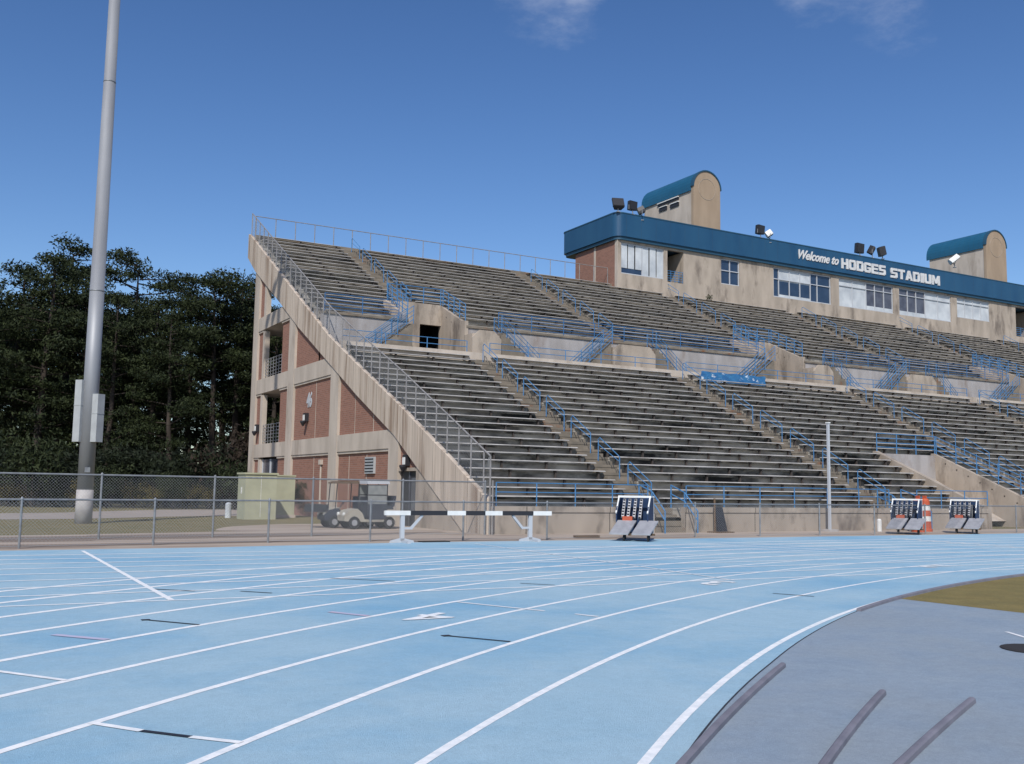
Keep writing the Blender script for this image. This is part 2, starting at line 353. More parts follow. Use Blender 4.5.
def cut(iv,holes):
    out=[]
    for a,b_ in iv:
        cur=a
        for h0,h1 in sorted(holes):
            if h1<=cur or h0>=b_: continue
            if h0>cur: out.append((cur,h0))
            cur=max(cur,h1)
        if cur<b_: out.append((cur,b_))
    return out
deck=MB(); AM={}; benches=[]
for i in range(NL):
    y=LY0+LD*i; z=LZ0+LR*i
    holes=LT if i<LTR else []
    iv=cut([(X0+.3,X1)],holes)
    for a,b_ in iv:
        deck.mi=1; deck.box(a,b_,y-.018,y+.05,z-.07,z+.006); deck.mi=0; deck.quad((a,y,z),(b_,y,z),(b_,y+LD,z),(a,y+LD,z)); deck.quad((a,y,z-LR),(b_,y,z-LR),(b_,y,z),(a,y,z))
        for A in LA:
            if a<A<b_:
                aisle=AM.setdefault(('LA',A),MB()); aisle.box(A-AW,A+AW,y-.022,y+LD,z-.1,z+.009); aisle.box(A-AW,A+AW,y+LD*.5,y+LD+.002,z,z+LR*.5)
                aisle.quad((A-AW,y-.003,z-LR),(A+AW,y-.003,z-LR),(A+AW,y-.003,z),(A-AW,y-.003,z))
    bi=cut([(X0+.55,X1)],[(A-AW-.05,A+AW+.05) for A in LA]+[(h[0]-.35,h[1]+.3) for h in holes])
    for a,b_ in bi: benches.append((a,b_,y+.4,z+.42,0,i))
for j in range(NU):
    y=UY0+UD*j; z=UZ0+UR*j
    holes=UT if j<UTR else []
    iv=cut([(X0+.3,X1)],holes)
    if j==NU-1: iv=cut(iv,[(PBX,200)])
    for a,b_ in iv:
        deck.mi=1; deck.box(a,b_,y-.018,y+.05,z-.07,z+.006); deck.mi=0; deck.quad((a,y,z),(b_,y,z),(b_,y+UD,z),(a,y+UD,z)); deck.quad((a,y,z-UR),(b_,y,z-UR),(b_,y,z),(a,y,z))
        for A in UA:
            if a<A<b_:
                aisle=AM.setdefault(('UA',A),MB()); aisle.box(A-AW,A+AW,y-.022,y+UD,z-.1,z+.009); aisle.box(A-AW,A+AW,y+UD*.5,y+UD+.002,z,z+UR*.5)
                aisle.quad((A-AW,y-.003,z-UR),(A+AW,y-.003,z-UR),(A+AW,y-.003,z),(A-AW,y-.003,z))
    bi=cut([(X0+.55,X1)],[(A-AW-.05,A+AW+.05) for A in UA]+[(h[0]-.35,h[1]+.3) for h in holes]+([(PBX-.4,200)] if j==NU-1 else []))
    for a,b_ in bi: benches.append((a,b_,y+.4,z+.42,1,j))
# front walkway, crossover, upper gutter walk
deck.quad((X0+.3,WY+.25,LZ0-.03),(X1,WY+.25,LZ0-.03),(X1,LY0,LZ0-.03),(X0+.3,LY0,LZ0-.03)) if False else None
for a,b_ in cut([(X0+.3,X1)],LT): deck.box(a,b_,WY+.25,LY0+.02,LZ0-.35,LZ0-.352+.004)
LTOP=LZ0+LR*(NL-1); CY0=LY0+LD*NL
deck.box(X0+.3,X1,CY0,50.5,LTOP-.15,LTOP+.06)
for a,b_ in cut([(X0+.2,X1)],[(p-.1,q+.1) for p,q in UT]): deck.box(a,b_,50.72,UY0,10.55,10.7)
# underside slabs
deck.prism([(LY0,LZ0-LR-.3),(CY0,LTOP-LR-.35),(CY0,LTOP-.75),(LY0,.15)],'x',50,X1) if False else None
G(deck,'seating_deck',[M['deck'],M['nosing']])
for b in AM.values(): G(b,'aisle_steps',M['aisle'])
b=MB()
for a,b_ in cut([(X0+.3,X1)],UT): b.quad((a,UY0-.004,10.6),(b_,UY0-.004,10.6),(b_,UY0-.004,UZ0),(a,UY0-.004,UZ0))
G(b,'gutter_riser',M['deck'])
und=MB()
und.add([(X0+.35,33.5,.3),(X1,33.5,.3),(X1,48,7.7),(X0+.35,48,7.7)],[(0,1,2,3)])
und.add([(X0+.35,54.0,11.4),(X1,54.0,11.4),(X1,65.3,17.1),(X0+.35,65.3,17.1)],[(0,1,2,3)])
for zz in (3.9,7.9): und.box(X0+.35,X1,48.3 if zz>5 else 42,63.5,zz-.3,zz)
GS_split(und,'understand_slab',M['column'])
# benches: plank with bevelled nose, back edge, brackets
benches.sort(key=lambda t:(Vector((t[0],t[2],0))).length/(t[1]-t[0])**.5)
def bench_geo(b,a,c,y,z):
    y0=y;d=.26;t=.045
    y0+=random.uniform(-.015,.015); z+=random.uniform(-.02,.02)
    prof=[(y0,z-.04),(y0+.03,z-.015),(y0+.07,z),(y0+d,z),(y0+d,z-t),(y0+.01,z-.052)]
    b.mi=0; b.prism(prof,'x',a,c)
    b.mi=1; n=max(2,round((c-a)/1.9))
    for k in range(n):
        x=a+.3+(c-a-.6)*k/(n-1); b.box(x-.035,x+.035,y0+.08,y0+.2,z-.42,z-t); b.box(x-.03,x+.03,y0+.03,y0+.24,z-t-.05,z-t)
rest=MB()
for q,(a,c,y,z,dk,r) in enumerate(benches):
    if q<100:
        b=MB(); bench_geo(b,a,c,y,z); G(b,'bleacher_bench',[M['bench'],M['bracket']])
    else: bench_geo(rest,a,c,y,z)
o=G(rest,'bleacher_bench',[M['bench'],M['bracket']]); o['kind']='stuff'
# front wall
fw=MB()
st=[(A-.75,A+.75) for A in LA]
for a,c in cut([(X0+.18,X1)],[(p-.15,q+.15) for p,q in LT]+st):
    fw=MB(); fw.box(a,c,WY,WY+.25,0,.78); fw.box(a,c,WY-.04,WY+.28,.78,.99); fw.box(a,c,WY+.25,LY0,.55,.6)
    G(fw,'front_wall',M['wall'])
for A in LA:
    b=MB()
    for k in range(4): b.box(A-.75,A+.75,WY-.05+.28*k,LY0+.01,.24*k-.01,.24*(k+1)-.03)
    G(b,'entry_steps',M['aisle'])
# crossover curb and back wall
b=MB(); b.box(X0+.3,X1,CY0-.12,CY0+.1,LTOP-.2,LTOP+.6); G(b,'walkway_curb',M['column'])
b=MB()
for a,c in cut([(X0+.2,X1)],[(p-.1,q+.1) for p,q in UT]): b.box(a,c,50.5,50.72,LTOP-.3,10.75)
GS_split(b,'crossover_wall',M['shade_wall'])
b=MB()
for a,c in cut([(X0+.2,X1)],[(p-.1,q+.1) for p,q in UT]): b.box(a,c,50.42,50.95,10.75,10.88)
GS_split(b,'wall_coping',M['aisle'])
# portals
uy=UY0+UD*UTR; uz=UZ0+UR*UTR
for n_,(a,c) in enumerate(UT):
    b=MB(); top=uz+.42
    # back wall with opening
    o0,o1=a+2.0,c-.02
    for p,q,z0,z1 in ((a,o0,LTOP-.2,top),(o1,c,LTOP-.2,top),(o0,o1,11.25,top)): b.box(p,q,uy-.03,uy+.22,z0,z1)
    G(b,'portal_back_wall',M['concrete'])
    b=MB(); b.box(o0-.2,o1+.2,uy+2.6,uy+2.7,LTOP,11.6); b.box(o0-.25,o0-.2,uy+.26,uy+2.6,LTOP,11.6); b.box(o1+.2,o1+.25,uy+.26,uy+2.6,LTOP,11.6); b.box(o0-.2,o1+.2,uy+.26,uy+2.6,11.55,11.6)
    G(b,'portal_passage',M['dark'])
    b=MB()
    for x in (a-.22,c): b.prism([(50.45,LTOP),(50.45,11.15),(50.9,11.2),(uy+.2,top+.02),(uy+.3,top+.02),(uy+.3,LTOP)],'x',x,x+.22)
    GS_split(b,'cheek_wall',M['concrete'])
    b=MB(); b.box(a,c,50.5,uy+2.6,LTOP-.1,LTOP+.055); G(b,'portal_floor',M['aisle'])
# landing blocks with chamfered corners, and flights either side
def block(x0,x1,ch=.45):
    z1=10.5
    b=MB(); b.prism([(x0,LTOP),(x0,z1-ch),(x0+ch,z1),(x1-ch,z1),(x1,z1-ch),(x1,LTOP)],'y',49.35,49.5)
    b.box(x0+.05,x1-.05,49.5,50.48,LTOP,10.3)
    G(b,'landing_block',M['concrete'])
def flight(x0,x1,rails):
    """stairs from x0 (low) to x1 (high) along the crossover wall"""
    n=8; b=MB(); s=(x1-x0)/n
    for k in range(n): 
        p,q=sorted((x0+s*k,x0+s*(k+1))); b.box(p,q,49.5,50.48,LTOP+.02,LTOP+.06+.26*(k+1))
    G(b,'stair_flight',M['aisle'])
    z0,z1=LTOP+.06,LTOP+.06+.26*n
    for yy in (49.42,50.35):
        b=MB()
        for h in (1.0,.75,.5,.25): b.bar((x0,yy,z0+h),(x1,yy,z1+h),.018)
        for k in range(4): x=x0+(x1-x0)*k/3; zz=z0+(z1-z0)*k/3; b.bar((x,yy,zz),(x,yy,zz+1.0),.022)
        G(b,'stair_railing',M['rail'])
for a,c in UT:
    block(c-.05,c+1.8); flight(c+4.4,c+1.85,1); flight(a-3.0,a-.25,1)
for x in (36.6,63.1,89.6):
    block(x-1.7,x+1.5); flight(x-4.2,x-1.75,1); flight(x+4.0,x+1.6,1)
# lower trench (vomitory)
for a,c in LT:
    ty=LY0+LD*LTR; tz=LZ0+LR*LTR
    b=MB()
    o0,o1=a+1.2,a+2.6
    for p,q,z0,z1 in ((a,o0,0,tz+.1),(o1,c,0,tz+.1),(o0,o1,2.15,tz+.1)): b.box(p,q,ty-.03,ty+.22,z0,z1)
    G(b,'portal_back_wall',M['shade_wall'])
    b=MB()
    for x in (a-.3,c): b.prism([(WY-.03,0),(WY-.03,1.12),(WY+.5,1.2),(ty+.1,tz+.22),(ty+.25,tz+.22),(ty+.25,0)],'x',x,x+.3)
    GS_split(b,'cheek_wall',M['concrete'])
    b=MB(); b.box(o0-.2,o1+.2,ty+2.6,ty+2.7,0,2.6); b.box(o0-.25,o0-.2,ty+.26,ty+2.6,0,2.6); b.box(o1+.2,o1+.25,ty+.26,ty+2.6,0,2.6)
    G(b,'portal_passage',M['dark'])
    b=MB()   # railings over the trench
    for h in (.35,.6,.85,1.1): b.bar((a-.15,ty+.1,tz+h+.1),(c+.15,ty+.1,tz+h+.1),.024)
    for k in range(4): x=a-.15+(c-a+.3)*k/3; b.bar((x,ty+.1,tz),(x,ty+.1,tz+1.2),.028)
    for x in (c+.15,):
        for h in (.35,.6,.85,1.1): b.bar((x,ty+.1,tz+h+.1),(x,WY+.2,1.15+h*.9),.024)
        for k in range(6): y=ty+(WY+.2-ty)*k/5; zz=tz+.1+(1.1-tz)*k/5; b.bar((x,y,zz),(x,y,zz+1.1),.028)
    G(b,'trench_railing',M['rail'])
# aisle handrails
def handrail(ry,rz,n=2.25):
    b=MB(); L_=n*ry; H=n*rz
    b.bar((0,0,0),(0,0,.92),.023); b.bar((0,L_,H),(0,L_,H+.92),.023)
    b.path([(0,0,.92),(0,.12,1.0),(0,L_-.12,H+1.0),(0,L_,H+.92)],.021); b.bar((0,0,.72),(0,L_,H+.72),.018)
    return b
hl=handrail(LD,LR).build('handrail',M['rail'],GS); hu=handrail(UD,UR).build('handrail',M['rail'],GS)
first=[True,True]
for A in LA:
    k=.2
    while k<NL-3:
        loc=(A-X0,LY0+LD*k+.15-WY,LZ0+LR*k); 
        if first[0]: hl.location=loc; first[0]=False
        else: inst(hl,GS,loc)
        k+=3.1
for n_,A in enumerate(UA):
    k=2.4 if n_%2==0 else .3
    while k<NU-2.5:
        loc=(A-X0,UY0+UD*k+.15-WY,UZ0+UR*k)
        if first[1]: hu.location=loc; first[1]=False
        else: inst(hu,GS,loc)
        k+=3.1
# entry rails at the front steps
for A in LA:
    for x in (A-.8,A+.8):
        b=MB()
        for h in (.95,.6): b.path([(x,WY-.7,h-.1),(x,WY+.1,h+.62),(x,WY+.95,h+.9)],.026)
        b.bar((x,WY-.7,0),(x,WY-.7,.85),.03); b.bar((x,WY+.1,.4),(x,WY+.1,1.57),.03); b.bar((x,WY+.95,.9),(x,WY+.95,1.85),.03)
        G(b,'entry_railing',M['rail'])
# long rails: front wall rail, walkway rail, upper deck front rail
def long_rail(name,iv,y,z,h,hs,sp,m,r=.019):
    for a,c in iv:
        b=MB(); n=max(1,round((c-a)/sp))
        for q in hs: b.bar((a,y,z+q),(c,y,z+q),r)
        for k in range(n+1): x=a+(c-a)*k/n; b.bar((x,y,z),(x,y,z+h),r+.006)
        G(b,name,m)
long_rail('front_railing',cut([(X0+.5,60)],LT+[(A-.95,A+.95) for A in LA]),WY+.18,.99,.84,(.84,.5,.12),1.83,M['rail'])
long_rail('walkway_railing',cut([(X0+.4,X1)],[(A-.7,A+.7) for A in LA]),CY0+.03,LTOP+.58,.62,(.62,.3),2.5,M['rail'])
long_rail('upper_railing',cut([(X0+.4,X1)],[(a-.6,c+2.3) for a,c in UT]),50.65,10.86,1.02,(1.02,.85,.68,.51,.34,.17),2.2,M['rail2'])
for a,c in UT:   # rails round the portal head
    b=MB(); top=uz+.42
    for h in (.25,.5,.75,1.0):
        b.bar((a-.1,uy+.12,top+h),(c+.1,uy+.12,top+h),.024)
        for x in (a-.1,c+.1): b.bar((x,uy+.12,top+h),(x,50.6,11.12+h),.024)
    for k in range(4): x=a+(c-a)*k/3; b.bar((x,uy+.12,top),(x,uy+.12,top+1),.028)
    for x in (a-.1,c+.1):
        for k in range(5): y=uy+(50.6-uy)*k/4; zz=top+(11.12-top)*k/4; b.bar((x,y,zz),(x,y,zz+1),.028)
    G(b,'portal_railing',M['rail'])
    b=MB()
    for h in (.45,.9): b.bar((a,50.3,LTOP+.06+h),(a+3.2,50.3,LTOP+.06+h),.026)
    for x in (a+.1,a+1.6,a+3.2): b.bar((x,50.3,LTOP),(x,50.3,LTOP+.96),.028)
    G(b,'portal_gate_rail',M['rail'])
# end wall -----------------------------------------------------------
bb=[(32.95,0.0),(39.77,3.85),(44.4,5.9),(47.44,7.34),(53.8,10.36),(57.7,12.39),(63.7,15.43),(65.64,16.68)]
bt=[(31.2,1.25),(33.9,2.58),(39.27,5.09),(44.25,7.26),(48.7,9.26),(56.05,13.19),(65.1,18.06),(65.66,18.3)]
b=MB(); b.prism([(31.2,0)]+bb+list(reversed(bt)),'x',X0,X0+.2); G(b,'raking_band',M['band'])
def bot(y):
    for (y0,z0),(y1,z1) in zip(bb,bb[1:]):
        if y0<=y<=y1: return z0+(z1-z0)*(y-y0)/(y1-y0)
    return 0 if y<33 else 16.7
def clip(y0,y1,z0,z1,pad=.35):
    """rectangle under the raking band"""
    n=24; top=[(y0+(y1-y0)*k/n) for k in range(n+1)]
    pts=[(y,min(z1,bot(y)+pad)) for y in top if bot(y)+pad>z0]
    if len(pts)<2: return None
    return [(pts[0][0],z0)]+pts+[(pts[-1][0],z0)]
cols=[(62.5,63.6),(54.6,55.75),(47.1,48.3),(39.35,40.43)]
b=MB()
for y0,y1 in cols: b.prism(clip(y0,y1,0,20,.3),'x',X0+.06,X0+.45)
GS_split(b,'wall_column',M['column'])
for z0,z1 in ((3.28,4.1),(7.25,8.15),(11.25,12.1)):
    b=MB()
    ys=[(40.43,47.1),(48.3,54.6),(55.75,62.5)]
    for y0,y1 in ys:
        pts=clip(y0,y1,z0,z1,.3)
        if pts: b.prism(pts,'x',X0+.08,X0+.4)
    b.prism([(63.6,z0),(56,z0),(56,z0+.05),(63.6,z0+.05)],'x',X0+.4,X0+3.5)
    GS_split(b,'floor_spandrel',M['column'])
b=MB()
for z0,z1 in ((0,3.16),(4.1,7.13),(8.15,11.13),(12.1,16)):
    for y0,y1 in ((61.4,62.5),(55.75,57.5),(48.3,54.6),(40.43,47.1)):
        if z0>11 and y0<58: continue
        pts=clip(y0,y1,z0,z1,.3)
        if pts: b.prism(pts,'x',X0+.2,X0+.42)
b.prism(clip(37.3,39.35,2.42,4,.3),'x',X0+.2,X0+.42)
GS_split(b,'brick_panel',M['brick'])
b=MB()
for z0,z1 in ((0,3.16),(4.1,7.13),(8.15,11.13),(12.1,16)):
    b.prism(clip(60.95,61.4,z0,z1,.3),'x',X0+.1,X0+.4)
for z0 in (3.16,7.13,11.13):
    for y0,y1 in ((61.4,62.5),(55.75,57.5),(48.3,54.6),(40.43,47.1)):
        pts=clip(y0,y1,z0,z0+.12,.3)
        if pts: b.prism(pts,'x',X0+.12,X0+.4)
GS_split(b,'stone_trim',M['column'])
b=MB(); 
for y,z0,z1 in ((50.9,4.1,7.1),(50.9,0,3.1),(45.6,0,3.1),(43.3,0,3.1),(45.0,4.1,6.5),(42.6,4.1,5.4)): b.box(X0+.192,X0+.2,y-.025,y+.025,z0,z1)
GS_split(b,'wall_joint',M['column'])
b=MB()   # infill between the door and the nose
b.prism([(32.6,0)]+[(y,bot(y)+.2) for y in (33.2,34,35,36,37,37.4)]+[(37.4,0)],'x',X0+.05,X0+.4); b.box(X0+.1,X0+.4,37.41,39.4,2.28,2.42)
G(b,'end_infill',M['concrete'])
b=MB(); b.box(X0+.24,X0+.3,37.4,39.35,0,2.28); d=G(b,'door',M['black'])
b=MB(); b.box(X0+.21,X0+.24,37.75,38.2,.45,2.0); b.box(X0+.2,X0+.24,38.38,38.44,0,2.28); G(b,'door_pane',M['glass2'],parent=None).parent=d
# ground floor window and opening rails
b=MB(); b.box(X0+.28,X0+.34,57.5,60.95,1.6,3.16); w=G(b,'window',M['glass2'])
b=MB(); b.box(X0+.24,X0+.28,59.1,59.3,1.6,3.16); b.box(X0+.24,X0+.28,57.5,57.62,1.6,3.16); b.box(X0+.24,X0+.28,60.83,60.95,1.6,3.16);f=G(b,'window_frame',M['frame']); f.parent=w
b=MB(); b.box(X0+.22,X0+.1,57.5,60.95,0,1.6); G(b,'brick_panel',M['brick'])
for z in (4.1,8.15):
    b=MB()
    for h in (.15,.35,.55,.75,.95,1.15): b.bar((X0+.2,57.5,z+h),(X0+.2,60.95,z+h),.02,4)
    for k in range(7): y=57.5+3.45*k/6; b.bar((X0+.2,y,z),(X0+.2,y,z+1.2),.02,4)
    G(b,'opening_railing',M['alu'])
# lamps, vent, number plate
for y,z in ((52.2,5.3),(61.9,5.15),(38.5,2.75)):
    b=MB(); b.box(X0-.02,X0+.2,y-.16,y+.16,z-.25,z+.2); b.lathe(X0-.06,y,[(.05,z-.5),(.16,z-.3),(.16,z-.22)],10); lm=G(b,'wall_lamp',M['black'])
    b=MB(); b.box(X0-.05,X0-.02,y-.12,y+.12,z-.2,z+.1); c=G(b,'lamp_lens',M['white']); c.parent=lm
b=MB(); b.box(X0+.1,X0+.2,42.2,43.3,2.2,2.95); v=G(b,'wall_vent',M['grey_cabinet'])
b=MB()
for k in range(5): b.box(X0+.085,X0+.1,42.25,43.25,2.27+.14*k,2.32+.14*k)
G(b,'vent_slat',M['black']).parent=v
me=text_mesh('46',1.05,.01,.04,.1,.85); o=put(me,'bay_number',M['frame'],GS,(.18,52.45-WY,5.85),(PI/2,0,-PI/2))
b=MB(); b.bar((X0+.15,49.6,0),(X0+.15,49.6,2.7),.05); b.box(X0+.05,X0+.2,49.45,49.75,2.7,2.95); G(b,'drain_pipe',M['column'])
# far end wall
b=MB(); b.prism([(WY,0),(WY,1.25),(48.7,9.3),(65.66,18.3),(65.66,0)],'x',X1,X1+.4); G(b,'far_end_wall',M['concrete'])
# end railing on the raking band (posts, top rail, chain link)
ER=empty('end_railing','tall grey chain link railing climbing the raking concrete end wall','railing',(X0,WY,0))
def topz(y):
    for (y0,z0),(y1,z1) in zip(bt,bt[1:]):
        if y0<=y<=y1: return z0+(z1-z0)*(y-y0)/(y1-y0)
    return bt[-1][1] if y>60 else bt[0][1]
b=MB(); ys=[31.6+1.02*k for k in range(34)]; EH=1.5
b.bar((0,0,-.1),(0,0,EH),.03); p0=b.build('post',M['grey_rail'],ER); p0.location=(.1,ys[0]-WY,topz(ys[0]))
for y in ys[1:]: inst(p0,ER,(.1,y-WY,topz(y)))
b=MB(); pts=[(X0+.1,y,topz(y)+EH) for y in (31.1,33.9,39.27,44.25,48.7,56.05,65.3)]; b.path(pts,.032); b.bar((X0+.1,31.1,0),(X0+.1,31.1,topz(31.2)+EH),.035); b.bar((X0+.1,30.9,0),(X0+.1,30.9,1.9),.03)
b.xf(Matrix.Translation((-X0,-WY,0))); b.build('top_rail',M['grey_rail'],ER)
b=MB()
y=31.2
while y<65.2:
    L_=EH/1.5
    for s in (1,-1):
        y2=min(max(y+s*L_*.9,31.2),65.2)
        b.bar((X0+.1,y,topz(y)+.02),(X0+.1,y2,topz(y2)+EH),.0022,3,cap=False)
    y+=.1
b.xf(Matrix.Translation((-X0,-WY,0))); b.build('chain_link',M['wire'],ER,fixn=False)
# top railing behind the last row
TR=empty('back_railing','tall thin grey railing along the top row of the upper deck','railing',(X0,65.5,18.0))
b=MB(); n=21; b.bar((0,0,-.4),(0,0,1.55),.03); p0=b.build('post',M['grey_rail'],TR); p0.location=(.4,0,0)
for k in range(1,n+1): inst(p0,TR,(.4+(PBX-.6-X0)*k/n,0,0))
b=MB(); b.bar((.4,0,1.55),(PBX-.2-X0,0,1.55),.028); b.build('top_rail',M['grey_rail'],TR)
b=MB(); b.box(X0+.3,PBX,65.16,65.3,16.8,18.2); G(b,'rear_parapet',M['aisle'])
# blue tarp laid over the upper corner of the lower deck
tp=MB(); nx,ny=30,6; x0,x1=40.0,45.3
for i in range(nx+1):
    for j in range(ny+1):
        u=i/nx; v=j/ny
        yy=47.28+.04*math.sin(i*1.3+j*2); zz=8.32+.66*v+.025*math.sin(i*.9)
        tp.v.append((x0+(x1-x0)*u,yy,zz))
for i in range(nx):
    for j in range(ny): tp.f.append((i*(ny+1)+j,(i+1)*(ny+1)+j,(i+1)*(ny+1)+j+1,i*(ny+1)+j+1)); tp.m.append(0)
tag(tp.build('tarp',M['tarp'],smooth=True),'crumpled blue tarp hung along the top bench of the lower deck','tarp')
# ------------------------------------------------------------------ press box
PY=64.4; PB=empty('press_box','long concrete press box with a blue metal fascia above the top row','press box',(PBX,PY,17))
PBE=112.
def PP(b,name,m,parent=None,smooth=False):
    b.xf(Matrix.Translation((-PBX,-PY,-17))); return b.build(name,m,parent or PB,smooth)
wins=[ # x0,x1,z0,z1,type
 (46.25,50.6,19.0,21.55,'louvre'),(50.95,52.65,18.85,21.55,'open'),(56.75,58.85,19.35,21.55,'dark'),(62.8,70.0,18.9,21.55,'mixed'),
 (71.0,78.4,18.9,21.55,'mixed2'),(79.2,86.9,18.9,21.55,'mixed3'),(87.8,93.0,19.5,21.55,'white'),(97.3,101,18.4,21.55,'open')]
b=MB(); zt=21.75; cur=PBX
for x0,x1,z0,z1,t in wins:
    b.box(cur,x0,PY,PY+.3,16.6,zt); b.box(x0,x1,PY,PY+.3,16.6,z0); b.box(x0,x1,PY,PY+.3,z1,zt); cur=x1
b.box(cur,PBE,PY,PY+.3,16.6,zt); 
PP(b,'front_wall',M['concrete'])
b=MB(); b.box(PBX,PBX+.3,PY+.3,70.6,17.8,zt); PP(b,'side_wall',M['brick'])
b=MB(); b.box(PBX-.03,PBX+.02,PY+3.1,PY+3.35,17.8,zt); b.box(PBX-.03,PBX+.02,PY-.02,PY+.35,17.8,zt); b.box(PBX-.05,PBX,PY,70.6,17.3,17.85); PP(b,'wall_pilaster',M['column'])
b=MB(); b.box(PBX+.3,PBE,70.4,70.6,0,zt); b.box(PBX+.3,PBE,PY+.3,70.4,17.3,17.4); b.box(PBX,PBX+.3,PY+.3,70.6,0,17.3); PP(b,'rear_wall',M['concrete'])
def rr(x0,x1,y0,y1,r,n=8):
    out=[]
    for cx,cy,a in ((x1-r,y1-r,0),(x0+r,y1-r,90),(x0+r,y0+r,180),(x1-r,y0+r,270)):
        for k in range(n+1): t=math.radians(a+90*k/n); out.append((cx+r*math.cos(t),cy+r*math.sin(t)))
    return out
FX0,FY0=PBX-.35,PY-.35
b=MB(); b.prism(rr(FX0,PBE+.5,FY0,72.4,.7),'z',21.98,23.9); PP(b,'fascia',M['fascia'])
b=MB(); b.prism(rr(FX0+.12,PBE+.4,FY0+.12,72.2,.6),'z',21.72,21.98); PP(b,'soffit',M['trim'])
b=MB(); b.prism(rr(FX0-.03,PBE+.5,FY0-.03,72.43,.7),'z',23.84,23.93); PP(b,'fascia_cap',M['trim'])
def bars(b,x0,x1,z0,z1,vx,hz,w=.05):
    for v in vx: x=x0+(x1-x0)*v; b.box(x-w/2,x+w/2,PY+.08,PY+.16,z0,z1)
    for h in hz: z=z0+(z1-z0)*h; b.box(x0,x1,PY+.07,PY+.15,z-w/2,z+w/2)
for x0,x1,z0,z1,t in wins:
    if t=='open':
        b=MB(); b.box(x0,x1,PY+3,PY+3.1,z0-1,z1); b.box(x0-.05,x0,PY+.3,PY+3,z0-1,z1); b.box(x1,x1+.05,PY+.3,PY+3,z0-1,z1);PP(b,'opening_recess',M['concrete'])
        b=MB()
        for h in (.15,.35,.55,.75,.95): b.bar((x0,PY+.1,z0+h),(x1,PY+.1,z0+h),.025)
        for k in range(5): b.bar((x0+(x1-x0)*k/4,PY+.1,z0),(x0+(x1-x0)*k/4,PY+.1,z0+1),.025)
        PP(b,'opening_rail',M['rail']); continue
    b=MB(); 
    fr=empty_w=None
    # panes
    g=MB(); 
    if t=='dark': g.mi=0; g.box(x0,x1,PY+.16,PY+.18,z0,z1)
    if t=='white':
        g.mi=1; g.box(x0,x1,PY+.16,PY+.18,z0,z1)
    if t=='louvre':
        for k in range(6):
            a=x0+(x1-x0)*k/6; g.mi=1; g.box(a+.06,a+(x1-x0)/6-.06,PY+.1+.03*(k%2),PY+.18,z0+(.5 if k<3 else 0),z1)
            if k<3: g.mi=0; g.box(a,a+(x1-x0)/6,PY+.16,PY+.18,z0,z0+.5)
    if t=='mixed':
        g.mi=0; g.box(x0,x0+.7,PY+.16,PY+.18,z0,z1); g.box(x1-2.6,x1,PY+.16,PY+.18,z0,z1)
        g.mi=1; g.box(x0+.7,x1-2.6,PY+.16,PY+.18,z0+1.5,z1)
        g.mi=0; g.box(x0+.7,x1-2.6,PY+.16,PY+.18,z0+.3,z0+1.5); g.mi=1; g.box(x0+.7,x1-2.6,PY+.15,PY+.17,z0,z0+.3)
    if t in('mixed2','mixed3'):
        h=(x0+x1)/2
        A=(x0,h) if t=='mixed2' else (h,x1); B=(h,x1) if t=='mixed2' else (x0,h)
        g.mi=1; g.box(A[0],A[1],PY+.16,PY+.18,z0,z1); g.mi=2; g.box(B[0],B[1],PY+.16,PY+.18,z0+.45,z1); g.mi=1; g.box(B[0],B[1],PY+.16,PY+.18,z0,z0+.45)
    W=PP(g,'window',[M['glass'],M['blind'],M['glass2']])
    fr=MB()
    vx={'dark':(0.02,.5,.98),'louvre':(.01,.5,.99),'mixed':(.01,.1,.28,.46,.64,.76,.99),'mixed2':(.01,.25,.5,.66,.83,.99),'mixed3':(.01,.17,.33,.5,.75,.99),'white':(.01,.25,.5,.75,.99)}[t]
    hz={'dark':(.02,.55,.98),'louvre':(.02,.98),'mixed':(.02,.62,.98),'mixed2':(.02,.75,.98),'mixed3':(.02,.75,.98),'white':(.02,.75,.98)}[t]
    bars(fr,x0,x1,z0,z1,vx,hz,.07); PP(fr,'window_frame',M['frame']).parent=W
# sign on the fascia
SG=empty('stadium_sign','raised white welcome lettering across the blue press box fascia','sign',(65.5,FY0-.03,22.5))
me=text_mesh('Welcome to',1.35,.03,.035,.45,1.0); xs=[v.co.x for v in me.vertices]; w_=max(xs)-min(xs)
for v in me.vertices: v.co.x=(v.co.x-min(xs))*5.1/w_; v.co.y=v.co.y*.86
put(me,'script_lettering',M['letter'],SG,(.0,-.02,.12),(PI/2,0,0))
S_=.3;T_=.24
BLOCK={'H':[(0,0,S_,1),(1-S_,0,1,1),(S_,.38,1-S_,.62)],'O':[(0,.1,S_,.9),(1-S_,.1,1,.9),(.1,0,.9,T_),(.1,1-T_,.9,1)],'D':[(0,0,S_,1),(1-S_,.12,1,.88),(S_,0,.88,T_),(S_,1-T_,.88,1)],
'G':[(0,.1,S_,.9),(.1,0,.9,T_),(.1,1-T_,.95,1),(1-S_,.1,1,.5),(.5,.38,1,.55),(1-S_,.7,1,.9)],'E':[(0,0,S_,1),(S_,0,1,T_),(S_,1-T_,1,1),(S_,.4,.9,.6)],'S':[(0,0,.9,T_),(.1,1-T_,1,1),(.05,.4,.95,.6),(0,.5,S_,.92),(1-S_,.08,1,.5)],
'T':[(0,1-T_,1,1),(.5-S_/2,0,.5+S_/2,1-T_)],'A':[(.22,.2,.78,.4)],'I':[(.05,0,.95,1)],'U':[(0,.1,S_,1),(1-S_,.1,1,1),(.1,0,.9,T_)],'M':[(0,0,.24,1),(.76,0,1,1)]}
DIAG={'A':[(.15,0,.5,1),(.85,0,.5,1)],'M':[(.5,.15,.14,1),(.5,.15,.86,1)]}
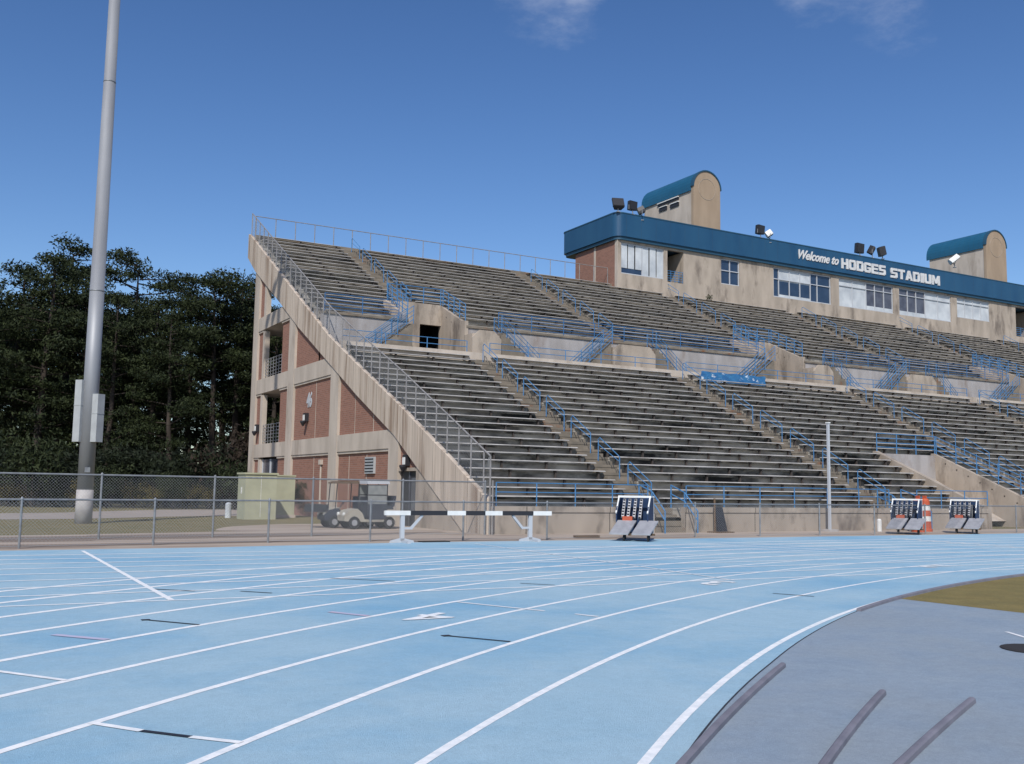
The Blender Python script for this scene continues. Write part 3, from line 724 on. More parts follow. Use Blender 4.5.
def sign_word(word,xs0,xs1,z,h):
    cw=(xs1-xs0)/sum(.55 if ch=='I' else (1.25 if ch=='M' else 1) for ch in word); x=xs0
    for ch in word:
        wd=cw*(.55 if ch=='I' else (1.25 if ch=='M' else 1))
        b=MB(); tw=wd*.88
        for (u0,v0,u1,v1) in BLOCK[ch]:
            b.box(x-65.5+u0*tw,x-65.5+u1*tw,-.05-.001*len(b.f),.03,z-22.5+v0*h,z-22.5+v1*h)
        for (u0,v0,u1,v1) in DIAG.get(ch,[]):
            wd_=.3*tw if ch!='M' else .24*tw; b.prism([(x-65.5+u0*tw-wd_/2,z-22.5+v0*h),(x-65.5+u0*tw+wd_/2,z-22.5+v0*h),(x-65.5+u1*tw+wd_/2,z-22.5+v1*h),(x-65.5+u1*tw-wd_/2,z-22.5+v1*h)],'y',-.056-.001*len(b.f),.03)
        b.build('letter',M['letter'],SG); x+=wd
sign_word('HODGES',70.95,77.0,22.38,.95); sign_word('STADIUM',77.6,84.9,22.30,.95)
# roof towers
def tower(x,wd,zs,zt,label,vents):
    T=empty('roof_tower',label,'roof tower',(x,66.5,23.9),0,'barrel roofed towers on the press box')
    r=wd/2; cz=zt-r-23.9; L_=7.0
    arch=[(0,0),(0,cz)]+[(r-r*math.cos(PI*k/16),cz+r*math.sin(PI*k/16)) for k in range(1,16)]+[(wd,cz),(wd,0)]
    b=MB(); b.prism(arch,'y',-.12,.18); b.build('front_wall',M['tan'],T)
    b=MB(); b.box(.05,wd-.05,.18,L_,0,cz-.02); b.build('side_wall',M['column'],T)  # paler than the tan front: brighter sunlit side put into the colour
    ro=[(-.08,cz-.35)]+[(r-(r+.08)*math.cos(PI*k/16),cz+(r+.08)*math.sin(PI*k/16)) for k in range(0,17)]+[(wd+.08,cz-.35)]
    ri=[(wd-.0,cz-.35)]+[(r+(r-.02)*math.cos(PI*k/16),cz+(r-.02)*math.sin(PI*k/16)) for k in range(0,17)]+[(0.0,cz-.35)]
    b=MB(); b.prism(ro+ri,'y',.18,L_+.3); b.build('barrel_roof',M['barrel'],T)
    b=MB(); b.prism([(r+r*.99*math.cos(PI*k/24),cz+r*.99*math.sin(PI*k/24)+.02) for k in range(25)],'y',L_+.1,L_+.3); b.build('rear_gable',M['barrel'],T)
    rim=[(r-(r+.1)*math.cos(PI*k/20),cz+(r+.1)*math.sin(PI*k/20)) for k in range(21)]+[(r+(r-.01)*math.cos(PI*k/20),cz+(r-.01)*math.sin(PI*k/20)) for k in range(21)]
    b=MB(); b.prism(rim,'y',-.2,.17); b.build('roof_rim',M['trim'],T)
    b=MB(); n=24
    for rr_ in (.62,):
        pts=[(r+r*rr_*math.cos(2*PI*k/n),-.13,cz-.1+r*rr_*math.sin(2*PI*k/n)) for k in range(n+1)]; b.path(pts,.022,4)
    b.build('medallion',M['concrete'],T)
    if vents:
        b=MB(); b.box(-.03,.05,1.9,4.9,cz-.72,cz-.5); b.box(-.03,.05,1.9,3.1,cz-1.3,cz-.95); b.box(-.03,.05,3.6,4.7,cz-1.25,cz-.9); b.build('vent_opening',M['black'],T)
        b=MB(); b.box(-.12,.05,1.9,4.9,cz-.5,cz-.42); b.box(-.1,.05,1.9,3.1,cz-.95,cz-.88);b.box(-.1,.05,3.6,4.7,cz-.9,cz-.84); b.build('vent_hood',M['white'],T)
    return T
tower(55.4,3.05,28.6,29.8,'beige roof tower with blue barrel roof and dark louvre vents in its side',True)
tower(95.6,3.45,28.6,30.2,'beige roof tower with blue barrel roof and plain sides behind the white floodlight',False)
# floodlights
def flood(x,y,z,rx,rz,face,label,size=.8,body='black'):
    F=empty('floodlight',label,'floodlight',(x,y,z),rz,'floodlights along the press box roof edge')
    b=MB(); b.bar((0,0,0),(0,0,.45),.045); b.box(-.15,.15,-.15,.15,-.02,.03); b.bar((-.42,0,.4),(.42,0,.4),.03); b.bar((-.42,0,.4),(-.42,0,.75),.03); b.bar((.42,0,.4),(.42,0,.75),.03); b.build('bracket',M['galv'],F)
    s=size/2; Mx=Matrix.Translation((0,0,.75))@Matrix.Rotation(rx,4,'X')
    b=MB(); b.prism([(-s,-.12),(s,-.12),(s,.05),(s*.6,.38),(-s*.6,.38),(-s,.05)],'z',-s*.9,s*.9)
    b.xf(Mx); b.build('housing',M[body],F)
    b=MB(); b.box(-s*.93,s*.93,-.16,-.12,-s*.83,s*.83); b.xf(Mx); b.build('lens',M[face],F)
    return F
FY=64.15
flood(45.75,FY,23.9,-.5,math.radians(-20),'black','dark square floodlight at the left corner of the press box roof, leaning back',.95)
flood(47.2,FY,23.9,.1,math.radians(8),'black','square black faced floodlight second from the left corner of the roof')
flood(48.1,FY,23.55,1.1,math.radians(60),'black','small floodlight tipped down low over the fascia near the left corner',.6)
flood(61.1,FY,23.9,.1,math.radians(10),'black','upright black floodlight right of the left roof tower',.85)
flood(62.15,FY,23.6,1.0,math.radians(55),'black','tipped white floodlight hanging over the fascia right of the left roof tower',.6,'white')
flood(73.6,FY,23.9,.1,math.radians(5),'black','upright black floodlight above the stadium name lettering, leftmost there',1.0)
flood(75.3,FY,23.9,.5,math.radians(40),'black','black floodlight tilted sideways above the lettering, between two others',.8)
flood(76.7,FY,24.0,-.2,math.radians(65),'black','narrow floodlight seen edge on above the lettering, rightmost there',.95)
flood(87.3,FY,24.5,.9,math.radians(50),'black','large white floodlight with slanted face below the right roof tower',1.05,'white')
# ------------------------------------------------------------------ fences
def fence(name,label,pts,h,sp,rr_=.03,mesh_sp=.065,mid=False):
    F=empty(name,label,'fence',(pts[0][0],pts[0][1],0)); ox,oy=pts[0]
    P=[];tot=0
    for a,c in zip(pts,pts[1:]):
        a=Vector(a);c=Vector(c);L_=(c-a).length; n=max(1,round(L_/sp))
        for k in range(n): P.append(tuple(a+(c-a)*k/n))
    P.append(pts[-1])
    post=None
    for q,(x,y) in enumerate(P):
        if post is None:
            b=MB(); b.bar((0,0,0),(0,0,h+.03),rr_,8); b.lathe(0,0,[(rr_*1.35,h+.0),(rr_*1.35,h+.03),(.01,h+.07)],8); post=b.build('post',M['galv'],F); post.location=(x-ox,y-oy,0)
        else:
            if q<100: inst(post,F,(x-ox,y-oy,0))
    b=MB(); b.path([(x-ox,y-oy,h) for x,y in pts],rr_*.85,8); b.build('top_rail',M['galv'],F)
    b=MB(); b.path([(x-ox,y-oy+.01,.06) for x,y in pts],.006,4)
    for a,c in zip(pts,pts[1:]):
        a=Vector(a);c=Vector(c);d=c-a;L_=d.length;d=d/L_; t=-h
        while t<L_:
            for s in (1,-1):
                t0,t1=(t,t+h) if s==1 else (t+h,t); z0,z1=.05,h-.02
                def cl(ta,za,tb,zb):
                    return ta,za,tb,zb
                # clip in t to [0,L]
                ta,za,tb,zb=t0,z0,t1,z1
                if tb<ta: ta,za,tb,zb=tb,zb,ta,za
                if ta<0: za=za+(zb-za)*(0-ta)/(tb-ta); ta=0
                if tb>L_: zb=za+(zb-za)*(L_-ta)/(tb-ta); tb=L_
                if tb-ta>.01:
                    p=a+d*ta;q=a+d*tb
                    b.bar((p.x-ox,p.y-oy+.02+.004*s,za),(q.x-ox,q.y-oy+.02+.004*s,zb),.0022,3,cap=False)
            t+=mesh_sp*1.41
    b.build('chain_link',M['wire'],F,fixn=False)
    return F
fence('chain_link_fence','low chain link fence with grey posts running right beside the blue track',[(-26,26.0),(1.65,26.95),(8.0,28.0),(14.0,27.75),(17.0,27.7),(63.5,28.3)],1.18,3.1)
fence('chain_link_fence','tall chain link fence behind the low one, ending at the grandstand nose',[(-26,29.0),(.4,30.3),(3.9,30.7),(7.2,31.2),(16.5,31.05)],1.83,3.2,.032)
for x,y in ((23.2,29.5),):
    pass
# ------------------------------------------------------------------ light mast
LP=empty('light_mast','very tall grey galvanised floodlight mast with two cabinets strapped to it','light mast',(4.83,42.7,0))
b=MB(); b.lathe(0,0,[(.305,1.3),(.296,6),(.28,9.5),(.275,9.5),(.24,18),(.232,18),(.19,34)],20); b.build('shaft',M['pole'],LP,True)
b=MB(); b.lathe(0,0,[(.325,0),(.32,1.32)],20); b.build('base',M['pole_base'],LP,True)
b=MB(); b.lathe(0,0,[(.287,9.25),(.287,9.3)],20); b.lathe(0,0,[(.248,18.0),(.248,18.05)],20); b.build('joint_collar',M['galv'],LP,True)
dx,dy=R_=(.870,-.4926)
def strap(lat,z0,z1,name,wd):
    cx,cy=dx*lat-.488*.12,dy*lat-.866*.12
    b=MB(); b.box(-wd/2,wd/2,-.18,.18,z0,z1); b.box(-wd/2-.012,wd/2+.012,-.192,.192,z0+(z1-z0)*.585,z0+(z1-z0)*.593)
    Mx=Matrix.Translation((cx,cy,0))@Matrix.Rotation(-.9,4,'Z'); b.xf(Mx); b.build(name,M['grey_cabinet'],LP)
strap(-.32,3.2,5.65,'cabinet',.34); strap(.36,3.2,5.1,'cabinet',.32)
b=MB(); b.box(-.1,.1,-.345,-.325,2.0,2.2); b.build('access_plate',M['galv'],LP)
b=MB(); b.box(-2.2,2.2,-.08,.08,33,33.2); b.box(-2.2,2.2,-.08,.08,31.6,31.8)
for k in range(5): 
    for z in (33.3,31.9): b.box(-2.1+k,-1.7+k,-.35,.1,z,z+.45)
b.build('lamp_head',M['galv'],LP)
# utility cabinet left of the stand
U=empty('utility_cabinet','large beige utility cabinet in front of the brick end wall','utility cabinet',(12.9,47.4,0),math.radians(2))
b=MB(); b.box(-.72,.78,-.6,.6,0,2.1); b.build('body',M['cabinet'],U)
b=MB(); b.prism([(-.78,-.66),(.84,-.66),(.84,.66),(-.78,.66)],'z',2.1,2.18); b.build('lid',M['cabinet'],U)
b=MB(); b.box(-.735,-.72,-.1,.06,1.2,1.5); b.box(.02,.035,-.605,-.6,.1,2.05); b.build('meter_hatch',M['white'],U)
U=empty('utility_cabinet','smaller pale green utility cabinet right of the large beige one','utility cabinet',(14.7,49.6,0),math.radians(2))
b=MB(); b.box(-.35,.62,-.4,.4,.15,2.05); b.build('body',M['cabinet'],U); b=MB(); b.box(-.42,.68,-.46,.46,0,.15); b.build('plinth',M['column'],U); b=MB(); b.box(-.38,.65,-.43,.43,2.05,2.12); b.build('lid',M['cabinet'],U)
b=MB(); b.lathe(12.05,49.2,[(.15,0),(.15,.66),(.12,.72),(.03,.75)],12); tag(b.build('bollard',M['blind'],smooth=False),'short white bollard on the grass left of the beige cabinet','bollard')
b=MB(); b.lathe(16.15,48.2,[(.04,0),(.04,.9)],6)
# ------------------------------------------------------------------ steeplechase barrier
H=empty('steeplechase_barrier','wide steeplechase barrier with black and white striped beam at the track edge','barrier',(11.55,27.1,0),math.atan2(-.2,4.4))
b=MB(); L_=5.5; seg=[(0,.78,1),(.78,1.95,0),(1.95,2.55,1),(2.55,3.2,0),(3.2,3.78,1),(3.78,4.85,0),(4.85,5.5,1)]
for a,c,w in seg:
    b.mi=w; b.box(a-.42,c-.42,-.065,.065,.80,.93)
b.build('beam',[M['black'],M['white']],H)
for x,s in ((.13,1),(4.35,-1)):
    b=MB(); b.box(x-.06,x+.06,-.05,.05,.06,.80); b.bar((x+s*.02,0,.42),(x+s*.28,0,.42),.045,4); b.bar((x+s*.26,0,.40),(x+s*.62,0,.80),.05,4); f=b.build('leg',M['frame'],H)
    b=MB(); b.prism([(-.38,.0),(-.34,.07),(-.08,.13),(.08,.13),(.34,.07),(.38,0)],'y',-.05,.05); b.box(-.05,.05,-.6,.6,0,.07); b.v=[(p[0]+x,p[1],p[2]) for p in b.v]; g=b.build('foot',M['frame'],f)
b=MB(); b.box(12.3,13.2,27.0,27.35,.012,.04); tag(b.build('rubber_mat',M['mat']),'flat black rubber mat on the dirt under the striped barrier','mat')
b=MB(); b.box(18.5,19.45,28.25,28.45,.012,.09); tag(b.build('wooden_plank',M['wood']),'brown wooden plank lying on the dirt left of the nearest block cart','plank')
# ------------------------------------------------------------------ starting block carts
def block_cart(loc,rz,label,detail=True,sc=1.):
    K=empty('starting_block_cart',label,'equipment cart',loc,rz,'starting block carts beside the track'); K.scale=(.80*sc,.9*sc,.97*sc)
    side=[(-.62,.22),(-.62,1.08),(-.1,1.42),(.72,1.42),(.72,.22)]   # (y,z)  y- is front
    side=[(-.45,.25),(-.45,1.02),(.05,1.42),(.6,1.42),(.6,.25)]
    for x in (-.66,.62):
        b=MB(); b.prism(side,'x',x,x+.04); b.build('side_panel',M['navy'],K)
    b=MB()
    for x in (-.64,.64): b.path([(x,-.5,.9),(x,.03,1.45),(x,.62,1.45),(x,.62,.2)],.036,4)
    b.bar((-.68,.03,1.45),(.68,.03,1.45),.045,4); b.bar((-.68,.62,1.45),(.68,.62,1.45),.036,4); b.build('frame',M['white'],K)
    b=MB(); b.box(-.62,.62,.5,.54,.25,1.4); b.box(-.62,.62,-.4,.54,.22,.27); b.build('back_board',M['navy'],K)
    # sloping rack of block rails
    for i,x in enumerate((-.42,-.2,.04,.28)):
        b=MB(); b.mi=0; b.bar((x,-.28,.72),(x,.12,1.38),.075,4); 
        b.mi=1
        for k in range(7): t=(k+.5)/7; b.box(x-.04,x+.04,-.28+.4*t-.09,-.28+.4*t-.05,.72+.66*t-.02,.72+.66*t+.03)
        b.build('block_rail',[M['alu'],M['black']],K)
    b=MB(); b.box(-.40,.0,-.42,-.3,.66,.80); b.build('block_pedal',M['orange'],K)
    # two stacks of slanted aluminium panels in front
    for i,(xa,xb) in enumerate(((-.80,-.04),(.10,.84))):
        b=MB()
        for k in range(3):
            t0,t1=k/3,(k+1)/3-.02
            y0,z0=-.95+.55*t0,.26+.42*t0; y1,z1=-.95+.55*t1,.26+.42*t1
            s0,s1=.22*t0,.22*t1
            b.add([(xa+s0,y0,z0),(xb+s0,y0,z0),(xb+s1,y1,z1),(xa+s1,y1,z1),(xa+s0,y0,z0-.05),(xb+s0,y0,z0-.05),(xb+s1,y1,z1-.05),(xa+s1,y1,z1-.05)],[(0,1,2,3),(7,6,5,4),(0,4,5,1),(1,5,6,2),(2,6,7,3),(3,7,4,0)])
        b.build('slanted_panel',M['alu'],K)
    b=MB(); b.box(-.35,.75,-.85,-.8,.2,.25); b.box(-.35,.75,.4,.45,.15,.22); b.box(-.05,0,-.85,.45,.18,.24); b.build('chassis',M['wood'],K)
    for x,y in ((-.25,-.75),(.72,-.75),(-.5,.45),(.5,.45)):
        b=MB(); b.bar((x-.03,y,.1),(x+.03,y,.1),.1,14); b.build('wheel',M['rubber'],K)
    return K
bc=block_cart((19.6,26.5,.012),math.radians(-48),'starting block cart with checkered block rails in front of the nearest aisle')
for loc,lab in (((34.7,28.15,.012),'starting block cart left of the orange and white barrels'),((38.4,28.15,.012),'starting block cart right of the orange barrels, farthest along the wall')):
    c=copy_tree(bc); c.location=loc; c.rotation_euler=(0,0,math.radians(-62)); c['label']=lab
# traffic barrels behind
def barrel(x,y,label):
    b_=empty('traffic_barrel',label,'traffic barrel',(x,y,0),0,'orange and white traffic barrels by the wall'); b_.scale=(1,1,1.3)
    b=MB(); b.mi=0; b.lathe(0,0,[(.30,.0),(.30,.08),(.26,.1),(.25,.35)],14); b.mi=1; b.lathe(0,0,[(.25,.35),(.24,.52)],14); b.mi=0; b.lathe(0,0,[(.24,.52),(.225,.72)],14); b.mi=1; b.lathe(0,0,[(.225,.72),(.215,.88)],14); b.mi=0; b.lathe(0,0,[(.215,.88),(.2,1.05),(.12,1.12)],14)
    b.build('body',[M['orange'],M['white']],b_); b=MB(); b.box(-.02,.02,-.1,.1,1.1,1.22); b.build('handle',M['orange'],b_)
barrel(37.15,29.5,'orange and white traffic barrel nearer the left block cart'); barrel(38.1,29.9,'orange and white traffic barrel nearer the right block cart')
b=MB(); b.lathe(35.6,30.3,[(.1,0),(.1,.5),(.06,.55)],10); tag(b.build('bollard',M['white']),'tiny white post on the dirt between the flagpole and the block carts','bollard')
FP=empty('flagpole','slim white pole standing in front of the front wall','pole',(32.95,31.0-.35,0))
b=MB(); b.box(-.048,.048,-.048,.048,.06,4.62); b.build('shaft',M['frame'],FP); b=MB(); b.box(-.28,.28,-.25,.25,0,.1); b.build('base',M['pole_base'],FP); b=MB(); b.box(-.075,.075,-.075,.075,4.62,4.67);b.build('cap',M['white'],FP)
SB=empty('sandwich_board','dark upright board leaning beside the nearest entry steps','board',(27.0,30.75,0),math.radians(10))
b=MB(); b.add([(-.3,-.1,0),(.3,-.1,0),(.22,.1,1.0),(-.22,.1,1.0),(-.3,-.05,0),(.3,-.05,0),(.22,.14,1.0),(-.22,.14,1.0)],[(0,1,2,3),(7,6,5,4),(0,4,5,1),(1,5,6,2),(2,6,7,3),(3,7,4,0)]); b.build('panel',M['black'],SB)
b=MB(); b.bar((-.25,.1,0),(-.25,.12,1.35),.04,6); b.box(-.5,.4,-.35,.3,0,.05); b.build('stand',M['wood'],SB)
# ------------------------------------------------------------------ golf carts
def golf_cart(loc,rz,label,body,roofm,rearwin):
    K=empty('golf_cart',label,'golf cart',loc,rz,'golf carts parked by the end wall')
    # +x is forward
    side=[(-1.05,.34),(-1.12,.62),(-.98,.74),(-.45,.76),(-.38,.36),(.3,.33),(.42,.62),(.62,.78),(1.0,.70),(1.18,.52),(1.16,.30),(.98,.28),(.92,.42),(.76,.5),(.6,.42),(.52,.27),(-.5,.27),(-.58,.42),(-.74,.5),(-.9,.42),(-.96,.3)]
    b=MB(); b.prism(side,'y',-.55,.55); b.build('body',M[body],K)
    b=MB(); b.prism([(-.95,.76),(-.5,.76),(-.46,.9),(-.9,.9)],'y',-.5,.5); b.prism([(-.98,.86),(-.86,.86),(-.96,1.3),(-1.06,1.3)],'y',-.5,.5); b.build('seat',M['seat'],K)
    b=MB()
    for y in (-.5,.5):
        if not rearwin: b.bar((.72,y,.76),(.66,y,1.76),.022); b.bar((-.25,y,.7),(-.28,y,1.76),.022)
        else: b.bar((-.64,y,.7),(-.64,y,1.76),.022)
    b.build('roof_post',M['black'],K)
    fx=.25 if rearwin else .72; rz_=.06 if rearwin else 0
    b=MB(); b.prism([(-.35 if not rearwin else -.72,1.76),(-.32 if not rearwin else -.7,1.82+rz_),(-.3 if not rearwin else -.6,1.86+rz_),(fx-.2,1.86+rz_),(fx,1.8+rz_),(fx,1.75)],'y',-.6,.6); b.build('roof',M[roofm],K)
    if rearwin:
        for y in (-.53,.53):
            b=MB(); b.box(-.62,.2,y-.008,y+.008,.95,1.72); b.build('side_curtain',M['clear'],K)
            b=MB(); b.box(-.66,-.62,y-.02,y+.02,.74,1.76); b.box(.2,.24,y-.02,y+.02,.5,1.76); b.box(-.62,.2,y-.015,y+.015,1.3,1.34); b.build('curtain_frame',M['black'],K)
    b=MB(); b.bar((.5,.22,.7),(.3,.22,1.02),.02)
    pts=[(.28+.05*math.cos(2*PI*k/14),.22+.17*math.cos(2*PI*k/14),1.02+.17*math.sin(2*PI*k/14)*.6) for k in range(15)]; b.path(pts,.015,4); b.build('steering_wheel',M['black'],K)
    for y in (-.38,.38):
        b=MB(); b.bar((1.12,y,.56),(1.19,y,.56),.07,10); b.build('headlight',M['white'],K)
    for x in (.76,-.74):
        for y in (-.5,.5):
            b=MB(); b.bar((x,y-.1,.24),(x,y+.1,.24),.24,18); w=b.build('wheel',M['rubber'],K)
            b=MB(); s=1 if y>0 else -1; b.bar((x,y+s*.1,.24),(x,y+s*.112,.24),.12,12); b.build('rim',M['alu'],w)
    return K
ha=math.radians(180-2)
g1=golf_cart((13.85,37.5,.012),ha,'dark golf cart with a front rack and tan roof, left of the cream cart','seat','wood',False)
b=MB(); b.box(1.0,1.75,-.5,.5,.62,.68); b.box(1.0,1.75,-.5,-.46,.68,.92); b.box(1.0,1.75,.46,.5,.68,.92); b.box(1.7,1.75,-.5,.5,.68,.92); b.bar((1.1,-.4,.62),(1.1,-.4,.3),.03,4); b.bar((1.1,.4,.62),(1.1,.4,.3),.03,4); b.build('front_rack',M['black'],g1)
b=MB(); b.prism([(.45,.79),(.66,.81),(1.0,.725),(1.15,.6),(1.12,.57),(.98,.68),(.6,.77)],'y',-.5,.5); b.build('hood',M['cream'],g1)
b=MB(); b.box(-.95,-.35,-.5,.5,.7,1.25); b.build('storage_box',M['seat'],g1)
g2=golf_cart((14.3,36.55,.012),ha,'cream golf cart with a hazy plastic enclosure parked nearer the door','cream','frame',True)
for q_ in (g1,g2): q_.scale=(.93,.93,.97)
for y in (-.56,.56):
    b=MB(); b.box(-.62,.2,y-.01,y+.01,.36,.97); b.build('lower_curtain',M['seat'],g2)
# ------------------------------------------------------------------ vegetation
def tuft(b,c,r,n,rng,size=.42,flat=.6):
    for _ in range(n):
        d=Vector((rng.gauss(0,1),rng.gauss(0,1),rng.gauss(0,1)*flat)); d.normalize(); rad=r*rng.random()**.45
        p=Vector(c)+Vector((d.x*rad,d.y*rad,d.z*rad*flat))
        u=Vector((rng.gauss(0,1),rng.gauss(0,1),rng.gauss(0,1))).normalized(); w=u.cross(Vector((rng.gauss(0,1),rng.gauss(0,1),rng.gauss(0,1)))).normalized()
        s=size*(.6+.8*rng.random()); 
        b.add([p-u*s*.5,p+w*s*.17,p+u*s*.5,p-w*s*.17],[(0,1,2,3)])
def pine_meshes(seed,h,crown_from,spread,dens=1.,roundtop=False):
    rng=random.Random(seed); tr=MB(); cr=MB()
    lean=Vector((rng.uniform(-.03,.03),rng.uniform(-.03,.03),0)); N=7; pts=[]
    for k in range(N+1): z=h*.96*k/N; pts.append((lean.x*z+rng.uniform(-.1,.1),lean.y*z+rng.uniform(-.1,.1),z))
    for k in range(N): tr.bar(pts[k],pts[k+1],.26*(1-k/N)**.8+.04,7,.26*(1-(k+1)/N)**.8+.04,cap=False)
    nb=int(30*dens)
    for i in range(nb):
        t=crown_from+(1-crown_from)*(i+rng.random()*.8)/nb; z=h*min(t,.97); f=(t-crown_from)/(1-crown_from)
        rad=spread*(math.sin(PI*min(1,.18+f*.82))**.7)*(.6+.5*rng.random()) if not roundtop else spread*(1-(abs(f-.55)/.6)**2)**.5*(.7+.4*rng.random()) if abs(f-.55)<.6 else spread*.3
        rad=abs(rad); a=rng.random()*2*PI; base=Vector((lean.x*z,lean.y*z,z)); tip=base+Vector((math.cos(a)*rad,math.sin(a)*rad,rad*rng.uniform(.02,.35)))
        tr.bar(base,tip,.06,4,.02,cap=False)
        m=max(1,int(rad/.75))
        for k in range(m):
            tt=(k+1)/m; c=base.lerp(tip,.35+.65*tt)+Vector((rng.uniform(-.4,.4),rng.uniform(-.4,.4),rng.uniform(0,.4)))
            tuft(cr,c,.8+.45*rng.random(),int(150),rng,.25,.5)
    tuft(cr,(lean.x*h,lean.y*h,h*.97),.9,150,rng,.25,.9)
    return tr,cr
variants=[]
for s,(h,cf,sp,de,rt) in enumerate(((16,.36,3.2,1.2,False),(16,.42,2.8,1.1,True),(16,.26,3.4,1.35,False),(16,.5,3.1,.95,True),(16,.16,3.0,1.5,False),(16,.55,3.2,.85,True))):
    tr,cr=pine_meshes(100+s,h,cf,sp,de,rt); t=tr.build('trunk',M['bark'],smooth=True,fixn=False); c=cr.build('crown',M['needle'],fixn=False); variants.append((t.data,c.data,h)); bpy.data.objects.remove(t); bpy.data.objects.remove(c)
Rx,Ry,Fx,Fy=.8701,-.4926,.4911,.8708
def along(px,depth):   # ground position by bearing (image column at authoring time) and distance
    lat=(px-512)/996.6*depth; return Rx*lat+Fx*depth,Ry*lat+Fy*depth
desc=['broad irregular pine','slim round crowned pine','dense low branched pine','bare stemmed pine','bushy dark pine','open crowned pine']
def pine(px,depth,topy,v,where):
    x,y=along(px,depth); hz=480.9+(px-7)*.0151; h=(hz-topy)/996.6*depth*.965+1.6
    td,cd,h0=variants[v]; s=h/h0
    o=empty('pine_tree',f'{desc[v]} {where}','tree',(x,y,0),random.random()*6.28,'pines beyond the road')
    sx=s*(.92+.16*random.random())*(1 if s<1.25 else .95); o.scale=(sx,sx,s)
    for nm,d in (('trunk',td),('crown',cd)):
        c=bpy.data.objects.new(nm,d); C.objects.link(c); c.parent=o
    return o
front=[(-40,72,262,0,'outside the left edge of the frame'),(-12,70,268,4,'at the far left edge'),(12,74,256,2,'near the left edge of the wood'),(36,70,244,4,'left of the highest crown'),(60,76,229,0,'whose crown is the highest left of the mast'),
 (84,72,262,2,'right behind the light mast'),(108,70,285,4,'just right of the light mast'),(132,82,250,3,'whose crown stands alone right of the mast'),(152,72,288,2,'in the middle of the gap between mast and stand'),(172,70,304,4,'left of the gap with sky'),
 (190,76,284,2,'left of the rightmost crown'),(214,72,272,5,'with branching limbs against the sky'),(234,75,268,1,'beside the grandstand corner'),(250,79,282,0,'partly hidden by the grandstand end wall'),(272,74,300,4,'seen through the openings of the end wall'),(296,76,310,2,'behind the brick end wall'),(325,78,320,0,'behind the stand')]
for a in front: pine(*a)
for i in range(24):
    px=-30+i*14+random.uniform(-4,4)
    if 196<px<212: continue
    pine(px,88+random.uniform(-3,8),(296 if not 140<px<200 else 312)+random.uniform(0,20) if px<240 else 315,(i*5+2)%6 if i%3 else 4,f'in the back rows, {["first","second","third","fourth","fifth","sixth","seventh","eighth","ninth","tenth","eleventh","twelfth","thirteenth","fourteenth","fifteenth","sixteenth","seventeenth","eighteenth","nineteenth","twentieth","twenty first","twenty second","twenty third","twenty fourth"][i]} from the left')
# bare stemmed trunks and understorey
def shrub_mesh(seed,m,r=1.4,n=900,size=.3,flat=.8):
    rng=random.Random(seed); b=MB()
    for _ in range(9):
        a=rng.random()*6.28; q=rng.random()*r*.75; tuft(b,(math.cos(a)*q,math.sin(a)*q,r*.35+rng.random()*r*.9),r*.5,n//9,rng,size,flat)
    o=b.build('foliage',m,fixn=False); d=o.data; bpy.data.objects.remove(o); return d
sh=[shrub_mesh(1,M['needle_dark'],1.7,2600,.19),shrub_mesh(2,M['leaf'],1.5,2200,.17),shrub_mesh(3,M['autumn'],.9,800,.12),shrub_mesh(4,M['twig'],1.6,900,.2)]
stm=MB()
for k in range(5): stm.bar((0,0,0),(random.uniform(-.7,.7),random.uniform(-.7,.7),1.4),.035,4,.012,cap=False)
so=stm.build('stem',M['bark'],fixn=False); sd=so.data; bpy.data.objects.remove(so)
sname=['dark evergreen shrub','green leafy shrub','low yellow and orange autumn shrub','bare brown twiggy shrub']
def shrub(px,depth,v,s,lab,grp='undergrowth shrubs below the pines'):
    x,y=along(px,depth); o=empty('shrub',lab,'shrub',(x,y,0),random.random()*6,grp); o.scale=(s,s,s*1.1)
    for nm,d in (('foliage',sh[v]),('stem',sd)): c=bpy.data.objects.new(nm,d); C.objects.link(c); c.parent=o
ordn=['first','second','third','fourth','fifth','sixth','seventh','eighth','ninth','tenth','eleventh','twelfth','thirteenth','fourteenth','fifteenth','sixteenth','seventeenth','eighteenth','nineteenth','twentieth']
for i in range(20):
    shrub(-20+i*15.5+random.uniform(-4,4),66.5+random.uniform(-1,2),(0,1,0,0)[i%4],1.0+.55*random.random(),f'{sname[(0,1,0,0)[i%4]]} in front of the pines, {ordn[i]} from the left')
for i in range(14):
    shrub(-5+i*20+random.uniform(-6,6),63.5+random.uniform(-.8,.8),2 if i%3 else 1,.8+.5*random.random(),f'{sname[2 if i%3 else 1]} across the road, {ordn[i]} from left','low roadside shrubs')
for px,dp,s in ((232,67,2.1),(244,66,1.8),(222,69,2.0)): shrub(px,dp,3,s,{232:'bare brown twiggy shrub left of the end wall corner',244:'bare twiggy shrub touching the end wall corner',222:'tall bare twiggy shrub farthest from the end wall corner'}[px])
shrub(37,63,1,1.9,'leafy green bush standing out in front of the wood on the left')
x,y=14.9+.6,50.4; o=empty('shrub','dark green bush growing between the small cabinet and the brick wall','shrub',(15.55,50.3,0)); o.scale=(.55,.55,.85)
for nm,d in (('foliage',sh[1]),('stem',sd)): c=bpy.data.objects.new(nm,d); C.objects.link(c); c.parent=o
# small weed on the upper deck
b=MB(); tuft(b,(55.0,63.9,17.85),.35,60,random.Random(5),.2,1.); tag(b.build('weed',M['leaf'],fixn=False),'small green weed sprouting at the foot of the press box wall','weed')
